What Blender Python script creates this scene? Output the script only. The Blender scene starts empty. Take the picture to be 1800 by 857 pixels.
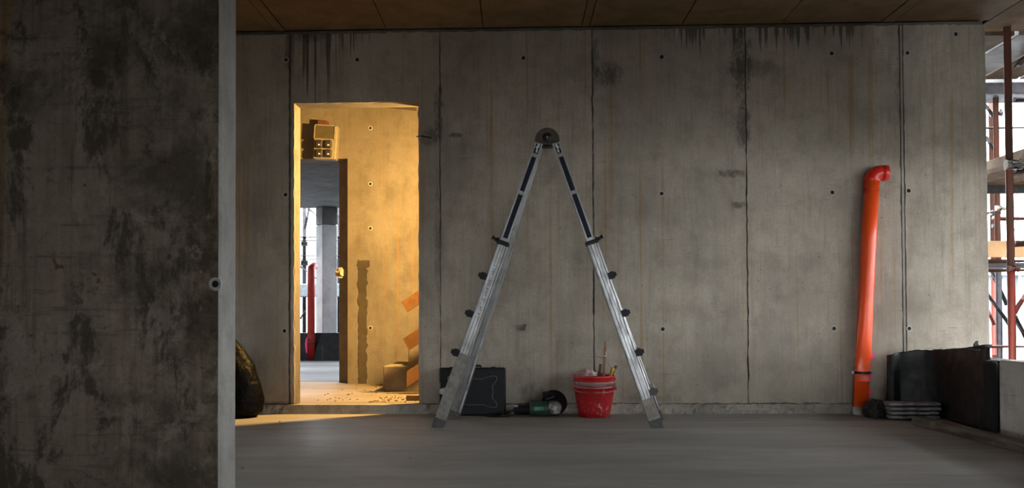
import bpy, bmesh, math, random
from mathutils import Vector, Matrix, noise as mnoise
random.seed(7)
SC = bpy.context.scene
COL = SC.collection
R = math.radians

# ---------------------------------------------------------------- camera
FOC, CD, CH = 1600.0, 6.58, 0.72            # focal length in px of 1800, distance to wall, eye height
YAW, PITCH, ROLL, SHIFT = R(1.9), R(1.2), R(0.25), 89.0
fw = Vector((-math.sin(YAW) * math.cos(PITCH), math.cos(YAW) * math.cos(PITCH), math.sin(PITCH)))
rt0 = Vector((math.cos(YAW), math.sin(YAW), 0.0))
up0 = rt0.cross(fw)
rt = rt0 * math.cos(ROLL) - up0 * math.sin(ROLL)
up = up0 * math.cos(ROLL) + rt0 * math.sin(ROLL)
EYE = Vector((0, -CD, CH))
cam = bpy.data.cameras.new('camera')
cam.sensor_width = 36.0
cam.lens = FOC / 1800.0 * 36.0
cam.shift_y = SHIFT / 1800.0
cam.clip_start = 0.05
cam.clip_end = 300
camo = bpy.data.objects.new('camera', cam)
COL.objects.link(camo)
m3 = Matrix((rt, up, -fw)).transposed()
camo.matrix_world = Matrix.Translation(EYE) @ m3.to_4x4()
SC.camera = camo

# ---------------------------------------------------------------- world, lights, exposure
WORLD_STRENGTH, EXPOSURE = 14.2, 0.0
w = bpy.data.worlds.new('overcast'); SC.world = w; w.use_nodes = True
bgn = w.node_tree.nodes['Background']
bgn.inputs['Color'].default_value = (0.90, 0.95, 1.0, 1)
bgn.inputs['Strength'].default_value = WORLD_STRENGTH
SC.view_settings.view_transform = 'Standard'
SC.view_settings.look = 'None'
SC.view_settings.gamma = 1.0
SC.view_settings.use_curve_mapping = False
SC.view_settings.exposure = EXPOSURE
try:
    SC.cycles.max_bounces = 10; SC.cycles.diffuse_bounces = 6
    SC.cycles.sample_clamp_indirect = 8.0
except Exception:
    pass
lamp = bpy.data.lights.new('stairwell_floodlight', 'AREA')     # site floodlight beside the doorway, inside the stairwell
lamp.shape = 'DISK'; lamp.size = 0.08
lamp.energy = 250; lamp.color = (1.0, 0.58, 0.17)
lampo = bpy.data.objects.new('stairwell_floodlight', lamp); COL.objects.link(lampo)
lampo.location = (-0.50, 0.48, 2.12)
lampo.rotation_euler = Vector((-.65, .25, -.6)).to_track_quat('-Z', 'Y').to_euler()


# ---------------------------------------------------------------- photo-frame helpers (1800 x 857)
def ray(u, v):
    return (fw + rt * ((u - 900.0) / FOC) + up * ((428.5 + SHIFT - v) / FOC))
def W(u, v, y=0.0):                          # point on a plane y = const
    d = ray(u, v); return EYE + d * ((y - EYE.y) / d.y)
def F(u, v, z=0.0):                          # point on a plane z = const
    d = ray(u, v); return EYE + d * ((z - EYE.z) / d.z)
def D(u, v, depth):                          # point at a camera depth
    return EYE + ray(u, v) * depth


# ---------------------------------------------------------------- mesh helpers
def obj(name, bm, mat, parent=None, smooth=False, loc=None):
    me = bpy.data.meshes.new(name)
    bmesh.ops.recalc_face_normals(bm, faces=bm.faces)
    bm.to_mesh(me); bm.free()
    if smooth:
        for p in me.polygons: p.use_smooth = True
    me.materials.append(mat)
    o = bpy.data.objects.new(name, me); COL.objects.link(o)
    if loc is not None: o.location = loc
    if parent is not None: o.parent = parent
    return o
def inst(name, src, parent=None, loc=(0, 0, 0), rot=(0, 0, 0), scale=(1, 1, 1), mat=None):
    o = bpy.data.objects.new(name, src.data if hasattr(src, 'data') else src); COL.objects.link(o)
    o.location = loc; o.rotation_euler = rot; o.scale = scale
    if parent is not None: o.parent = parent
    return o
def thing(name, label, cat, loc=(0, 0, 0), rz=0.0, group=None):
    o = bpy.data.objects.new(name, None); COL.objects.link(o)
    o.location = loc; o.rotation_euler = (0, 0, rz)
    o.empty_display_size = 0.05
    return tag(o, label, cat, group)
def tag(o, label, cat, group=None):
    o['label'] = label; o['category'] = cat
    if group: o['group'] = group
    return o
def struct(o):
    o['kind'] = 'structure'; return o
def stuff(o):
    o['kind'] = 'stuff'; return o
def B(): return bmesh.new()
def box(bm, c, s, rot=None, bevel=0.0, seg=1):
    r = bmesh.ops.create_cube(bm, size=1.0)
    vs = r['verts']
    M = Matrix.Translation(Vector(c)) @ (rot.to_4x4() if rot is not None else Matrix.Identity(4)) @ Matrix.Diagonal((s[0], s[1], s[2], 1))
    bmesh.ops.transform(bm, matrix=M, verts=vs)
    if bevel > 0:
        es = list({e for v in vs for e in v.link_edges})
        bmesh.ops.bevel(bm, geom=es, offset=bevel, segments=seg, profile=0.5, affect='EDGES')
    return bm
def bx(bm, x0, x1, y0, y1, z0, z1, bevel=0.0):
    return box(bm, ((x0 + x1) / 2, (y0 + y1) / 2, (z0 + z1) / 2), (x1 - x0, y1 - y0, z1 - z0), bevel=bevel)
def frame_of(t):
    t = t.normalized()
    a = Vector((0, 0, 1)) if abs(t.z) < 0.95 else Vector((0, 1, 0))
    n = t.cross(a).normalized(); return n, n.cross(t).normalized()
def tube(bm, pts, r, n=10, cap=True, closed=False, radii=None):
    pts = [Vector(p) for p in pts]; rings = []; N = len(pts)
    pn = None
    for i, p in enumerate(pts):
        if closed: t = pts[(i + 1) % N] - pts[i - 1]
        else: t = pts[min(i + 1, N - 1)] - pts[max(i - 1, 0)]
        if pn is None: a, b = frame_of(t)
        else:
            t = t.normalized(); a = (pn - t * pn.dot(t)).normalized(); b = t.cross(a)
        pn = a
        rr = radii[i] if radii else r
        rings.append([bm.verts.new(p + (a * math.cos(k * 2 * math.pi / n) + b * math.sin(k * 2 * math.pi / n)) * rr) for k in range(n)])
    for i in range(N if closed else N - 1):
        A, Bv = rings[i], rings[(i + 1) % N]
        for k in range(n):
            bm.faces.new((A[k], A[(k + 1) % n], Bv[(k + 1) % n], Bv[k]))
    if cap and not closed:
        bm.faces.new(rings[0][::-1]); bm.faces.new(rings[-1])
    return bm
def lathe(bm, prof, n=32, M=None):             # profile of (r, z); axis z
    M = M or Matrix.Identity(4); rings = []
    for r, z in prof:
        if r < 1e-6: rings.append([bm.verts.new(M @ Vector((0, 0, z)))])
        else: rings.append([bm.verts.new(M @ Vector((r * math.cos(2 * math.pi * k / n), r * math.sin(2 * math.pi * k / n), z))) for k in range(n)])
    for A, Bv in zip(rings, rings[1:]):
        for k in range(n):
            k2 = (k + 1) % n
            if len(A) == 1 and len(Bv) > 1: bm.faces.new((A[0], Bv[k], Bv[k2]))
            elif len(Bv) == 1 and len(A) > 1: bm.faces.new((A[k], A[k2], Bv[0]))
            elif len(A) > 1: bm.faces.new((A[k], A[k2], Bv[k2], Bv[k]))
    return bm
def prism(bm, poly, ax, h0, h1):               # polygon in the two other axes, extruded along axis ax from h0 to h1
    def pt(p, h):
        if ax == 'y': return Vector((p[0], h, p[1]))
        if ax == 'z': return Vector((p[0], p[1], h))
        return Vector((h, p[0], p[1]))
    A = [bm.verts.new(pt(p, h0)) for p in poly]; C = [bm.verts.new(pt(p, h1)) for p in poly]
    n = len(poly)
    bm.faces.new(A); bm.faces.new(C[::-1])
    for i in range(n): bm.faces.new((A[i], C[i], C[(i + 1) % n], A[(i + 1) % n]))
    return bm
def extr(bm, prof, p0, p1, ex, ey):            # profile (a, b) in the frame ex, ey swept from p0 to p1
    A = [bm.verts.new(p0 + ex * a + ey * b) for a, b in prof]; C = [bm.verts.new(p1 + ex * a + ey * b) for a, b in prof]
    n = len(prof); bm.faces.new(A); bm.faces.new(C[::-1])
    for i in range(n): bm.faces.new((A[i], C[i], C[(i + 1) % n], A[(i + 1) % n]))
    return bm
def jag(p, q, n, amp, axis, rnd):              # points from p to q (q excluded) with jitter along axis
    out = []
    for i in range(n):
        t = i / n; a = [p[0] + (q[0] - p[0]) * t, p[1] + (q[1] - p[1]) * t]
        if i: a[axis] += rnd.uniform(-amp, amp) * (1 if rnd.random() < .75 else 2.2)
        out.append(tuple(a))
    return out


# ---------------------------------------------------------------- material helpers
class NT:
    def __init__(s, name):
        s.m = bpy.data.materials.new(name); s.m.use_nodes = True
        s.t = s.m.node_tree; s.t.nodes.clear()
        s.out = s.t.nodes.new('ShaderNodeOutputMaterial')
        s.b = s.t.nodes.new('ShaderNodeBsdfPrincipled')
        s.t.links.new(s.b.outputs[0], s.out.inputs[0])
        g = s.t.nodes.new('ShaderNodeNewGeometry'); s.pos = g.outputs['Position']
        tc = s.t.nodes.new('ShaderNodeTexCoord'); s.oc = tc.outputs['Object']
        s._xyz = None
    def set(s, sock, v):
        if hasattr(v, 'links') or isinstance(v, bpy.types.NodeSocket): s.t.links.new(v, sock)
        else:
            try: sock.default_value = v
            except Exception: sock.default_value = (*v, 1.0)
    def math(s, op, a, b=0.0, clamp=False):
        n = s.t.nodes.new('ShaderNodeMath'); n.operation = op; n.use_clamp = clamp
        s.set(n.inputs[0], a); s.set(n.inputs[1], b); return n.outputs[0]
    def mix(s, f, a, b, mode='MIX'):
        n = s.t.nodes.new('ShaderNodeMix'); n.data_type = 'RGBA'; n.blend_type = mode; n.clamp_factor = True
        s.set(n.inputs[0], f); s.set(n.inputs[6], a if not isinstance(a, tuple) else (*a[:3], 1)); s.set(n.inputs[7], b if not isinstance(b, tuple) else (*b[:3], 1))
        return n.outputs[2]
    def vmul(s, v, k):
        n = s.t.nodes.new('ShaderNodeVectorMath'); n.operation = 'MULTIPLY'
        s.set(n.inputs[0], v); n.inputs[1].default_value = k; return n.outputs[0]
    def noise(s, v, scale, detail=4, rough=.55, dist=0.0):
        n = s.t.nodes.new('ShaderNodeTexNoise'); s.set(n.inputs['Vector'], v)
        n.inputs['Scale'].default_value = scale; n.inputs['Detail'].default_value = detail
        n.inputs['Roughness'].default_value = rough; n.inputs['Distortion'].default_value = dist
        return n.outputs[0]
    def voro(s, v, scale, feature='F1', rand=1.0):
        n = s.t.nodes.new('ShaderNodeTexVoronoi'); n.feature = feature; s.set(n.inputs['Vector'], v)
        n.inputs['Scale'].default_value = scale; n.inputs['Randomness'].default_value = rand
        return n
    def rng(s, v, a, b, c=0.0, d=1.0, smooth=True):
        n = s.t.nodes.new('ShaderNodeMapRange'); n.clamp = True
        n.interpolation_type = 'SMOOTHSTEP' if smooth else 'LINEAR'
        s.set(n.inputs[0], v); s.set(n.inputs[1], a); s.set(n.inputs[2], b); s.set(n.inputs[3], c); s.set(n.inputs[4], d)
        return n.outputs[0]
    def xyz(s):
        if s._xyz is None:
            n = s.t.nodes.new('ShaderNodeSeparateXYZ'); s.t.links.new(s.pos, n.inputs[0]); s._xyz = n.outputs
        return s._xyz
    def bump(s, h, strength=.3, dist=.01):
        n = s.t.nodes.new('ShaderNodeBump'); n.inputs['Strength'].default_value = strength; n.inputs['Distance'].default_value = dist
        s.set(n.inputs['Height'], h); s.t.links.new(n.outputs[0], s.b.inputs['Normal'])
    def fin(s, col, rough=.8, metal=0.0, spec=None):
        s.set(s.b.inputs['Base Color'], col if not isinstance(col, tuple) else (*col[:3], 1))
        s.set(s.b.inputs['Roughness'], rough); s.set(s.b.inputs['Metallic'], metal)
        if spec is not None: s.b.inputs['Specular IOR Level'].default_value = spec
        return s.m
def simple(name, col, rough=.6, metal=0.0, var=.25, scale=20.0, bump=0.0, col2=None, spec=None, obj_space=True):
    t = NT(name); v = t.oc if obj_space else t.pos
    n = t.noise(v, scale, 5, .6)
    c2 = col2 or tuple(c * (1 - var) for c in col)
    c = t.mix(t.rng(n, .35, .68), col, c2)
    if bump: t.bump(n, bump, .01)
    return t.fin(c, t.rng(n, .3, .7, max(rough - .08, .02), min(rough + .08, 1)), metal, spec)

def concrete(name, c1=(.42, .365, .295), c2=(.31, .268, .212), streak=.40, rust=.62, pits=1.0, stains=(), drips=(), mottle=0.0,
             flat=False, rust_scale=26.0, stain_col=(.07, .062, .05), scratch=True):
    t = NT(name); p = t.pos; X, Y, Z = t.xyz()
    big = t.noise(p, .9, 5, .6); mid = t.noise(p, 5.0, 6, .65); fine = t.noise(p, 70.0, 4, .6)
    c = t.mix(t.rng(big, .33, .68), c1, c2)
    c = t.mix(t.rng(mid, .44, .70, 0, .5), c, tuple(k * .60 for k in c2))
    light = t.noise(t.vmul(p, (1, 1, .6)), 3.4, 8, .72)
    c = t.mix(t.rng(light, .52, .74, 0, .5), c, tuple(min(k * 1.25, 1) for k in c1))
    cloud = t.noise(t.vmul(p, (1.3, 1.3, .8)), 1.0, 6, .65)
    c = t.mix(t.rng(cloud, .48, .70, 0, .55), c, tuple(k * .55 for k in c2))
    if not flat:
        brk = t.noise(t.vmul(p, (6, 6, 2.5)), 1.0, 4, .6)
        sv = t.noise(t.vmul(p, (15, 15, .9)), 1.0, 8, .7, .15)
        c = t.mix(t.math('MULTIPLY', t.rng(sv, .48, .70, 0, streak), t.rng(brk, .38, .6, .25, 1)), c, tuple(k * .45 for k in c2))
        sv2 = t.noise(t.vmul(p, (85, 85, 3.5)), 1.0, 4, .65)
        c = t.mix(t.math('MULTIPLY', t.rng(sv2, .50, .70, 0, streak * .8), t.rng(brk, .35, .6, .3, 1)), c, tuple(k * .5 for k in c2))
        rs = t.noise(t.vmul(p, (rust_scale, rust_scale, .28)), 1.0, 3, .5)
        rm = t.noise(t.vmul(p, (1.3, 1.3, .8)), 1.0, 2, .5)
        rf = t.math('MULTIPLY', t.rng(rs, .575, .70), t.rng(rm, .36, .58))
        c = t.mix(t.math('MULTIPLY', rf, rust), c, (.27, .15, .045))
        if scratch:                                        # short horizontal scuffs
            sh = t.noise(t.vmul(p, (5, 5, 90)), 1.0, 4, .6); sm = t.noise(p, 2.3, 3, .5)
            c = t.mix(t.math('MULTIPLY', t.rng(sh, .60, .70, 0, .6), t.rng(sm, .5, .62)), c, tuple(k * .33 for k in c2))
    if mottle:
        a = t.noise(p, 1.5, 12, .72, .25); b2 = t.noise(t.vmul(p, (1, 1, .6)), 4.5, 12, .76, .3)
        hz = t.noise(t.vmul(p, (2.2, 2.2, 26)), 1.0, 8, .75, .2); vt = t.noise(t.vmul(p, (13, 13, .6)), 1.0, 8, .74)
        c = t.mix(t.rng(a, .45, .60, 0, mottle), c, (.060, .049, .033))
        c = t.mix(t.rng(b2, .51, .60, 0, mottle * .95), c, (.038, .031, .020))
        c = t.mix(t.rng(vt, .52, .62, 0, mottle * .6), c, (.10, .075, .04))
        c = t.mix(t.math('MULTIPLY', t.rng(hz, .54, .62), t.rng(a, .40, .56, mottle * .5, .2)), c, (.04, .033, .024))
        pl = t.noise(t.vmul(p, (1, 1, .8)), 3.4, 12, .74, .3)
        c = t.mix(t.rng(pl, .555, .62, 0, mottle * .75), c, (.34, .285, .22))
        rp = t.noise(p, 7.0, 7, .68, .4)
        c = t.mix(t.rng(rp, .63, .67, 0, mottle), c, (.075, .028, .014))
        cr = t.voro(t.vmul(p, (1.0, 1.0, .8)), 2.4, 'DISTANCE_TO_EDGE')
        dv = t.noise(p, 6.0, 8, .7)
        dd = t.math('ADD', cr.outputs['Distance'], t.math('MULTIPLY', t.math('SUBTRACT', dv, .5), .35))
        cm = t.rng(t.noise(p, 1.4, 3, .5), .50, .58)
        ck = t.math('MULTIPLY', t.rng(t.math('ABSOLUTE', dd), 0.0, .007, 1, 0), cm)
        c = t.mix(t.math('MULTIPLY', ck, .7), c, (.03, .025, .02))
    ef = None
    for (cx, cz, rx, rz, k) in stains:                     # dirt patches with their own shape
        ax = t.math('DIVIDE', t.math('SUBTRACT', X, cx), rx); az = t.math('DIVIDE', t.math('SUBTRACT', Z, cz), rz)
        d2 = t.math('ADD', t.math('MULTIPLY', ax, ax), t.math('MULTIPLY', az, az))
        if ef is None: ef = t.noise(t.vmul(p, (16, 16, 9)), 1.0, 10, .8, .3); ef2 = t.math('MULTIPLY', t.math('SUBTRACT', ef, .5), 6.5)
        f = t.math('MULTIPLY', t.rng(t.math('ADD', d2, ef2), -.3, 1.2, k, 0), t.rng(d2, .4, 1.5, 1, 0))
        c = t.mix(f, c, stain_col)
    for (x0, x1, ztop, length, k, sc) in drips:            # runs of dirt washed down from the top edge
        dn = t.noise(t.vmul(p, (sc, sc, .12)), 1.0, 3, .55)
        L = t.rng(dn, .42, .80, 0.0, length)
        lim = t.math('SUBTRACT', ztop, L)
        f = t.rng(t.math('SUBTRACT', Z, lim), -.02, .05, 0, k)
        mx = t.math('MULTIPLY', t.rng(X, x0 - .08, x0 + .05), t.rng(X, x1 - .05, x1 + .15, 1, 0))
        f = t.math('MULTIPLY', t.math('MULTIPLY', f, mx), t.rng(dn, .47, .56))
        c = t.mix(f, c, (.03, .026, .02))
    c = t.mix(t.rng(fine, .3, .75, 0, .28), c, tuple(k * .55 for k in c2))
    h = t.math('ADD', t.math('MULTIPLY', mid, .6), t.math('MULTIPLY', fine, .22))
    if pits:
        v = t.voro(p, 16.0); pr = t.math('MULTIPLY', t.rng(v.outputs['Distance'], .05, .10, 1, 0), t.rng(t.noise(p, 6.0, 2, .5), .52, .60))
        c = t.mix(t.math('MULTIPLY', pr, .75 * pits), c, (.07, .06, .05))
        h = t.math('SUBTRACT', h, t.math('MULTIPLY', pr, .8))
    t.bump(h, .35, .012)
    return t.fin(c, t.rng(mid, .3, .7, .72, .92), 0.0, .3)

def wx(u, v=400): return W(u, v).x
def wz(u, v): return W(u, v).z
def stn(u, v, ru, rv, k=.8):
    p = W(u, v); return (p.x, p.z, ru / 243.0, rv / 243.0, k)

WALL_TOP = 2.8
M_wall = concrete('cast_concrete', stains=[
    stn(1302, 110, 22, 75, .9), stn(1318, 120, 60, 22, .5), stn(1306, 220, 16, 45, .8), stn(1070, 130, 28, 26, .85), stn(1046, 100, 10, 60, .6),
    stn(772, 200, 12, 55, .8), stn(757, 240, 22, 20, .7), stn(800, 238, 14, 6, .9), stn(1285, 305, 34, 9, .8), stn(1300, 360, 18, 7, .8),
    stn(545, 60, 38, 16, .8), stn(508, 90, 10, 40, .7), stn(770, 420, 8, 130, .45), stn(1580, 150, 9, 70, .5), stn(935, 690, 26, 22, .5),
    stn(480, 712, 50, 10, .6), stn(1150, 700, 60, 12, .4)],
    drips=[(wx(512), wx(575), 2.775, 1.2, .85, 42), (wx(575), wx(640), 2.775, .35, .7, 36), (wx(1180), wx(1500), 2.775, .28, .75, 34)])
M_core = concrete('joint_concrete', (.20, .18, .15), (.12, .105, .085), streak=.2, rust=.2, pits=0)
M_strip = concrete('joint_strip_concrete', (.34, .31, .265), (.26, .235, .2), rust=.2, pits=0)
M_kick = concrete('rough_kicker_concrete', (.46, .42, .36), (.30, .27, .23), streak=0, rust=.0, pits=1.0, mottle=.3, scratch=False)
M_pillar = concrete('weathered_concrete', (.32, .262, .195), (.215, .172, .122), streak=.5, rust=.9, pits=.6, mottle=.85, rust_scale=12.0)
M_end = concrete('pale_end_concrete', (.33, .315, .29), (.27, .255, .235), streak=.3, rust=.1, pits=.3, scratch=False)
M_ceil = concrete('formwork_stained_concrete', (.215, .14, .066), (.16, .10, .048), flat=True, pits=.2)
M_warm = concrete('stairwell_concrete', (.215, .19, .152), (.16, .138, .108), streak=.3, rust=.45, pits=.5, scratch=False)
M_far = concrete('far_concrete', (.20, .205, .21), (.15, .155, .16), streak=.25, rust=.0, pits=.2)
M_patch = concrete('mortar_patch', (.08, .064, .043), (.05, .04, .026), flat=True, pits=.5)

def floor_mat(name, c1, c2, dirt):
    t = NT(name); p = t.pos
    a = t.noise(t.vmul(p, (.5, 1.6, 1)), 1.0, 6, .62, .4); b = t.noise(t.vmul(p, (2.0, 9.0, 1)), 1.0, 6, .65, .3); f = t.noise(p, 90, 3, .6)
    c = t.mix(t.rng(a, .35, .66), c1, c2)
    c = t.mix(t.rng(b, .5, .72, 0, .4), c, tuple(k * .6 for k in c2))
    c = t.mix(t.rng(t.noise(t.vmul(p, (1.5, 5, 1)), 1.0, 4, .6), .55, .75, 0, .35), c, tuple(min(k * 1.3, 1) for k in c1))
    v = t.voro(p, 22.0)
    sp = t.math('MULTIPLY', t.rng(v.outputs['Distance'], .05, .09, 1, 0), t.rng(t.noise(p, 3.1, 2, .5), .54, .62))
    c = t.mix(t.math('MULTIPLY', sp, .8), c, (.05, .045, .04))
    d = t.noise(p, 3.0, 7, .7)
    c = t.mix(t.rng(d, .55, .75, 0, dirt), c, (.08, .065, .05))
    c = t.mix(t.rng(f, .4, .8, 0, .3), c, tuple(k * .6 for k in c2))
    t.bump(t.math('ADD', b, t.math('MULTIPLY', f, .3)), .16, .01)
    return t.fin(c, t.rng(a, .3, .7, .55, .8), 0, .35)
M_floor = floor_mat('screed_floor', (.29, .272, .25), (.23, .213, .196), .12)
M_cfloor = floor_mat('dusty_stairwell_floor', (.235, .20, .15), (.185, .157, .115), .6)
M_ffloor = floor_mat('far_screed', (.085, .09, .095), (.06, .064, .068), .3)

M_hole = simple('hole_shade_black', (.008, .007, .006), .9)
M_ring = simple('tie_sleeve_grey', (.42, .39, .35), .7, scale=60)
M_blackp = simple('black_plastic', (.007, .007, .008), .5, scale=40, spec=.25)
M_case = simple('black_case_plastic', (.008, .0085, .010), .5, scale=60, bump=.1, spec=.25)
M_rubber = simple('grey_rubber', (.09, .088, .085), .75, scale=60, bump=.2)
M_steel = simple('dull_steel', (.33, .33, .33), .42, .9, scale=30)
M_wood = simple('raw_timber', (.45, .26, .11), .7, scale=12, col2=(.36, .2, .085))

# =================================================================== STRUCTURE
XL, XR = W(200, 400).x - 1.4, W(1735, 300).x          # back wall ends: hidden left end, free right end
XDL, XDR = W(517, 450).x, W(736, 450).x               # doorway
ZD = W(627, 180).z
ZS = 0.065
WT = 0.17                                            # wall thickness
print('XL', XL, 'XR', XR, 'door', XDL, XDR, ZD)

# floor (main room)
bm = B(); bx(bm, -5.6, 2.95, -13.0, .0, -.20, 0.0)
floor = struct(obj('floor', bm, M_floor))

# back wall core with the doorway
bm = B()
prism(bm, [(XL, 0), (XDL, 0), (XDL, ZD), (XDR, ZD), (XDR, 0), (XR - .01, 0), (XR - .01, WALL_TOP), (XL, WALL_TOP)], 'y', .014, WT)
wall_back = struct(obj('wall_back', bm, M_core))
rnd = random.Random(3)
PT = 2.775
seams = [wx(509), wx(774), wx(1043), wx(1313), wx(1588)]
gaps = [.016, .007, .010, .008, .034]
def panel_poly(x0, x1, z0, z1, amp=.0022):
    n = 70
    return (jag((x0, z0), (x1, z0), 30, .004, 1, rnd) + jag((x1, z0), (x1, z1), n, amp, 0, rnd)
            + jag((x1, z1), (x0, z1), 30, .004, 1, rnd) + jag((x0, z1), (x0, z0), n, amp, 0, rnd))
edges = [XL] + seams + [XR]
offs = [0.0, .001, -.003, .002, -.002, .003]
for i in range(6):
    x0 = edges[i] + (gaps[i - 1] / 2 if i else 0); x1 = edges[i + 1] - (gaps[i] / 2 if i < 5 else 0)
    bm = B(); z0 = ZS + .010
    if i == 1:
        P = ([(x0, z0), (XDL - .001, z0)] + jag((XDL, z0), (XDL, ZD), 50, .003, 0, rnd) + jag((XDL, ZD), (XDR, ZD), 20, .003, 1, rnd)
             + jag((XDR, ZD), (XDR, z0), 50, .003, 0, rnd) + [(XDR + .001, z0)] + jag((x1, z0), (x1, PT), 70, .003, 0, rnd)
             + jag((x1, PT), (x0, PT), 30, .004, 1, rnd) + jag((x0, PT), (x0, z0), 70, .0025, 0, rnd))
    else:
        P = panel_poly(x0, x1, z0, PT, .0032 if i in (2, 3, 4) else .0022)
    prism(bm, P, 'y', offs[i], .02)
    obj('wall_panel', bm, M_wall, wall_back)
# wide joint strip between the last two panels, and the pale end cap of the free end
bm = B(); bx(bm, seams[4] - .006, seams[4] + .010, .004, .02, ZS, PT); obj('joint_strip', bm, M_strip, wall_back)
bm = B(); bx(bm, XR - .012, XR + .004, .006, WT, 0, PT, .003); obj('end_strip', bm, M_end, wall_back)

# tie holes: a sleeve ring around a black disc painting the hole's shade
def tie_hole_mesh(r=.019):
    bm = B(); M = Matrix.Rotation(R(90), 4, 'X')
    lathe(bm, [(r * .72, -.004), (r * .72, .003), (r, .0035), (r * 1.15, .0), (r * 1.15, -.004)], 16, M)
    return bm
hole_ring = None; shade_disc = None
def tie_hole(u, v, parent, plane=0.0, pt=None):
    global hole_ring, shade_disc
    p = pt or W(u, v, plane)
    if hole_ring is None:
        hole_ring = obj('tie_hole', tie_hole_mesh(), M_ring, parent); o = hole_ring
        bm = B(); lathe(bm, [(0, .0012), (.0139, .0012), (.0139, -.003), (0, -.003)], 16, Matrix.Rotation(R(90), 4, 'X')); shade_disc = obj('shade_disc', bm, M_hole, o)
    else:
        o = inst('tie_hole', hole_ring, parent); inst('shade_disc', shade_disc, o)
    o.location = p
    return o
for (u, v) in [(503, 105), (502, 342), (500, 581), (628, 105), (920, 102), (922, 341), (1163, 100), (1163, 340), (1165, 578), (1462, 94),
               (1463, 338), (1466, 577), (1595, 93), (1597, 335), (1598, 577), (1680, 60)]:
    i = sum(W(u, v).x > s for s in seams)
    tie_hole(u, v, wall_back, offs[i] - .0005)
# metal anchor sticking out of the wall, rebar stub beside the doorway
bm = B(); p = W(923, 575); box(bm, (p.x, -.02, p.z), (.016, .05, .045), Matrix.Rotation(R(12), 3, 'Y'), .003)
obj('anchor_tab', bm, simple('oxidised_steel', (.13, .14, .14), .7, .3), wall_back)
bm = B(); p = W(735, 241); q = W(758, 242)
tube(bm, [(p.x - .01, -.025, p.z), (p.x + .03, -.02, p.z + .004), (q.x, .004, q.z)], .005, 8); obj('rebar_stub', bm, simple('rusty_rebar', (.06, .035, .02), .8), wall_back)

# rough kicker along the foot of the wall and across the doorway as its sill
bm = B(); n = 420; rows = [(.0, -.020), (.018, -.018), (.04, -.014), (ZS, -.010), (ZS + .004, .006), (ZS, .03)]
grid = []
x0, x1 = XL, wx(1600)
for i in range(n + 1):
    x = x0 + (x1 - x0) * i / n; colv = []
    for j, (z, y) in enumerate(rows):
        in_door = XDL - .02 < x < XDR + .02
        a = .011 if not in_door else .002
        nn = mnoise.noise(Vector((x * 22, j * 1.7, 3))) ; n2 = mnoise.noise(Vector((x * 46, j * 3.1, 9)))
        colv.append(bm.verts.new((x, y + (nn * a * 1.3 + n2 * a * .6 if j < 5 else 0), max(0, z + (n2 * a * .7 if 0 < j < 5 else 0)))))
    grid.append(colv)
for i in range(n):
    for j in range(len(rows) - 1): bm.faces.new((grid[i][j], grid[i + 1][j], grid[i + 1][j + 1], grid[i][j + 1]))
kick = struct(obj('baseboard_back', bm, M_kick))
bm = B(); bx(bm, XDL - .01, XDR + .01, -.004, WT + .01, 0, ZS - .001); obj('door_sill', bm, M_cfloor, kick)

# pink marking spray on the wall behind the pipe
M_pink = simple('pink_marking_paint', (.9, .05, .28), .7, var=.15, scale=90)
def blob(bm, c, rx, rz, y, rot=0, seed=0, n=28):
    vs = []
    for k in range(n):
        a = 2 * math.pi * k / n; rr = 1 + .28 * mnoise.noise(Vector((math.cos(a) * 1.8, math.sin(a) * 1.8, seed)))
        x, z = rx * rr * math.cos(a), rz * rr * math.sin(a)
        vs.append(bm.verts.new((c.x + x * math.cos(rot) - z * math.sin(rot), y, c.z + x * math.sin(rot) + z * math.cos(rot))))
    bm.faces.new(vs)
bm = B()
blob(bm, W(1532, 627), .013, .034, -.0032, R(-35), 1); blob(bm, W(1528, 660), .012, .05, -.0032, 0, 2); blob(bm, W(1527, 688), .018, .032, -.0032, 0, 3)
blob(bm, W(1523, 645), .014, .03, -.0032, R(-20), 5)
obj('spray_mark', bm, M_pink, wall_back)

# ceiling: slab with formwork panels divided by joints and narrow fillets
bm = B(); bx(bm, -5.6, 3.75, -13.0, WT + .02, WALL_TOP + .012, WALL_TOP + .25); bx(bm, XR + .01, 4.6, -.6, .27, WALL_TOP + .012, WALL_TOP + .25)
ceiling = struct(obj('ceiling', bm, M_ceil))
G = -.032                                             # joints run a little askew of the wall normal
cj = [wx(u, 40) for u in (-40, 135, 308, 484, 502, 679, 849, 1022, 1036, 1198, 1372, 1548, 1570, 1738)]
cj += [cj[-1] + .72, cj[-1] + 1.44]
cj = [cj[0] - .71 * k for k in (4, 3, 2, 1)] + cj
yr = [-.012, -2.6, -5.2, -7.8, -10.4, -12.9]
for r_i in range(5):
    for a, b in zip(cj, cj[1:]):
        bm = B(); g = .004
        ya, yb = yr[r_i] - g * (r_i > 0), yr[r_i + 1] + g
        if a > cj[-4]: ya = .26 if r_i == 0 else ya
        dz = rnd.uniform(-.0015, .0015) - (.004 if b - a < .2 else 0)
        prism(bm, [(a + g + G * -(0 - ya), ya), (b - g + G * -(0 - ya), ya), (b - g + G * yb, yb), (a + g + G * yb, yb)], 'z', WALL_TOP + dz, WALL_TOP + .02)
        obj('ceiling_panel', bm, M_ceil, ceiling)

# foreground wall on the left, its end turned to the light
PD = 3.62
pe = D(386, 430, PD); 
q1 = D(386, 430, PD)
PX, PY = q1.x, q1.y
pth = .20
bm = B()
prism(bm, [(-5.6, PY), (PX - .006, PY), (PX - .006, PY + pth), (-5.6, PY + pth)], 'z', 0, WALL_TOP + .01)
wall_left = struct(obj('wall_left', bm, M_pillar))
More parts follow.
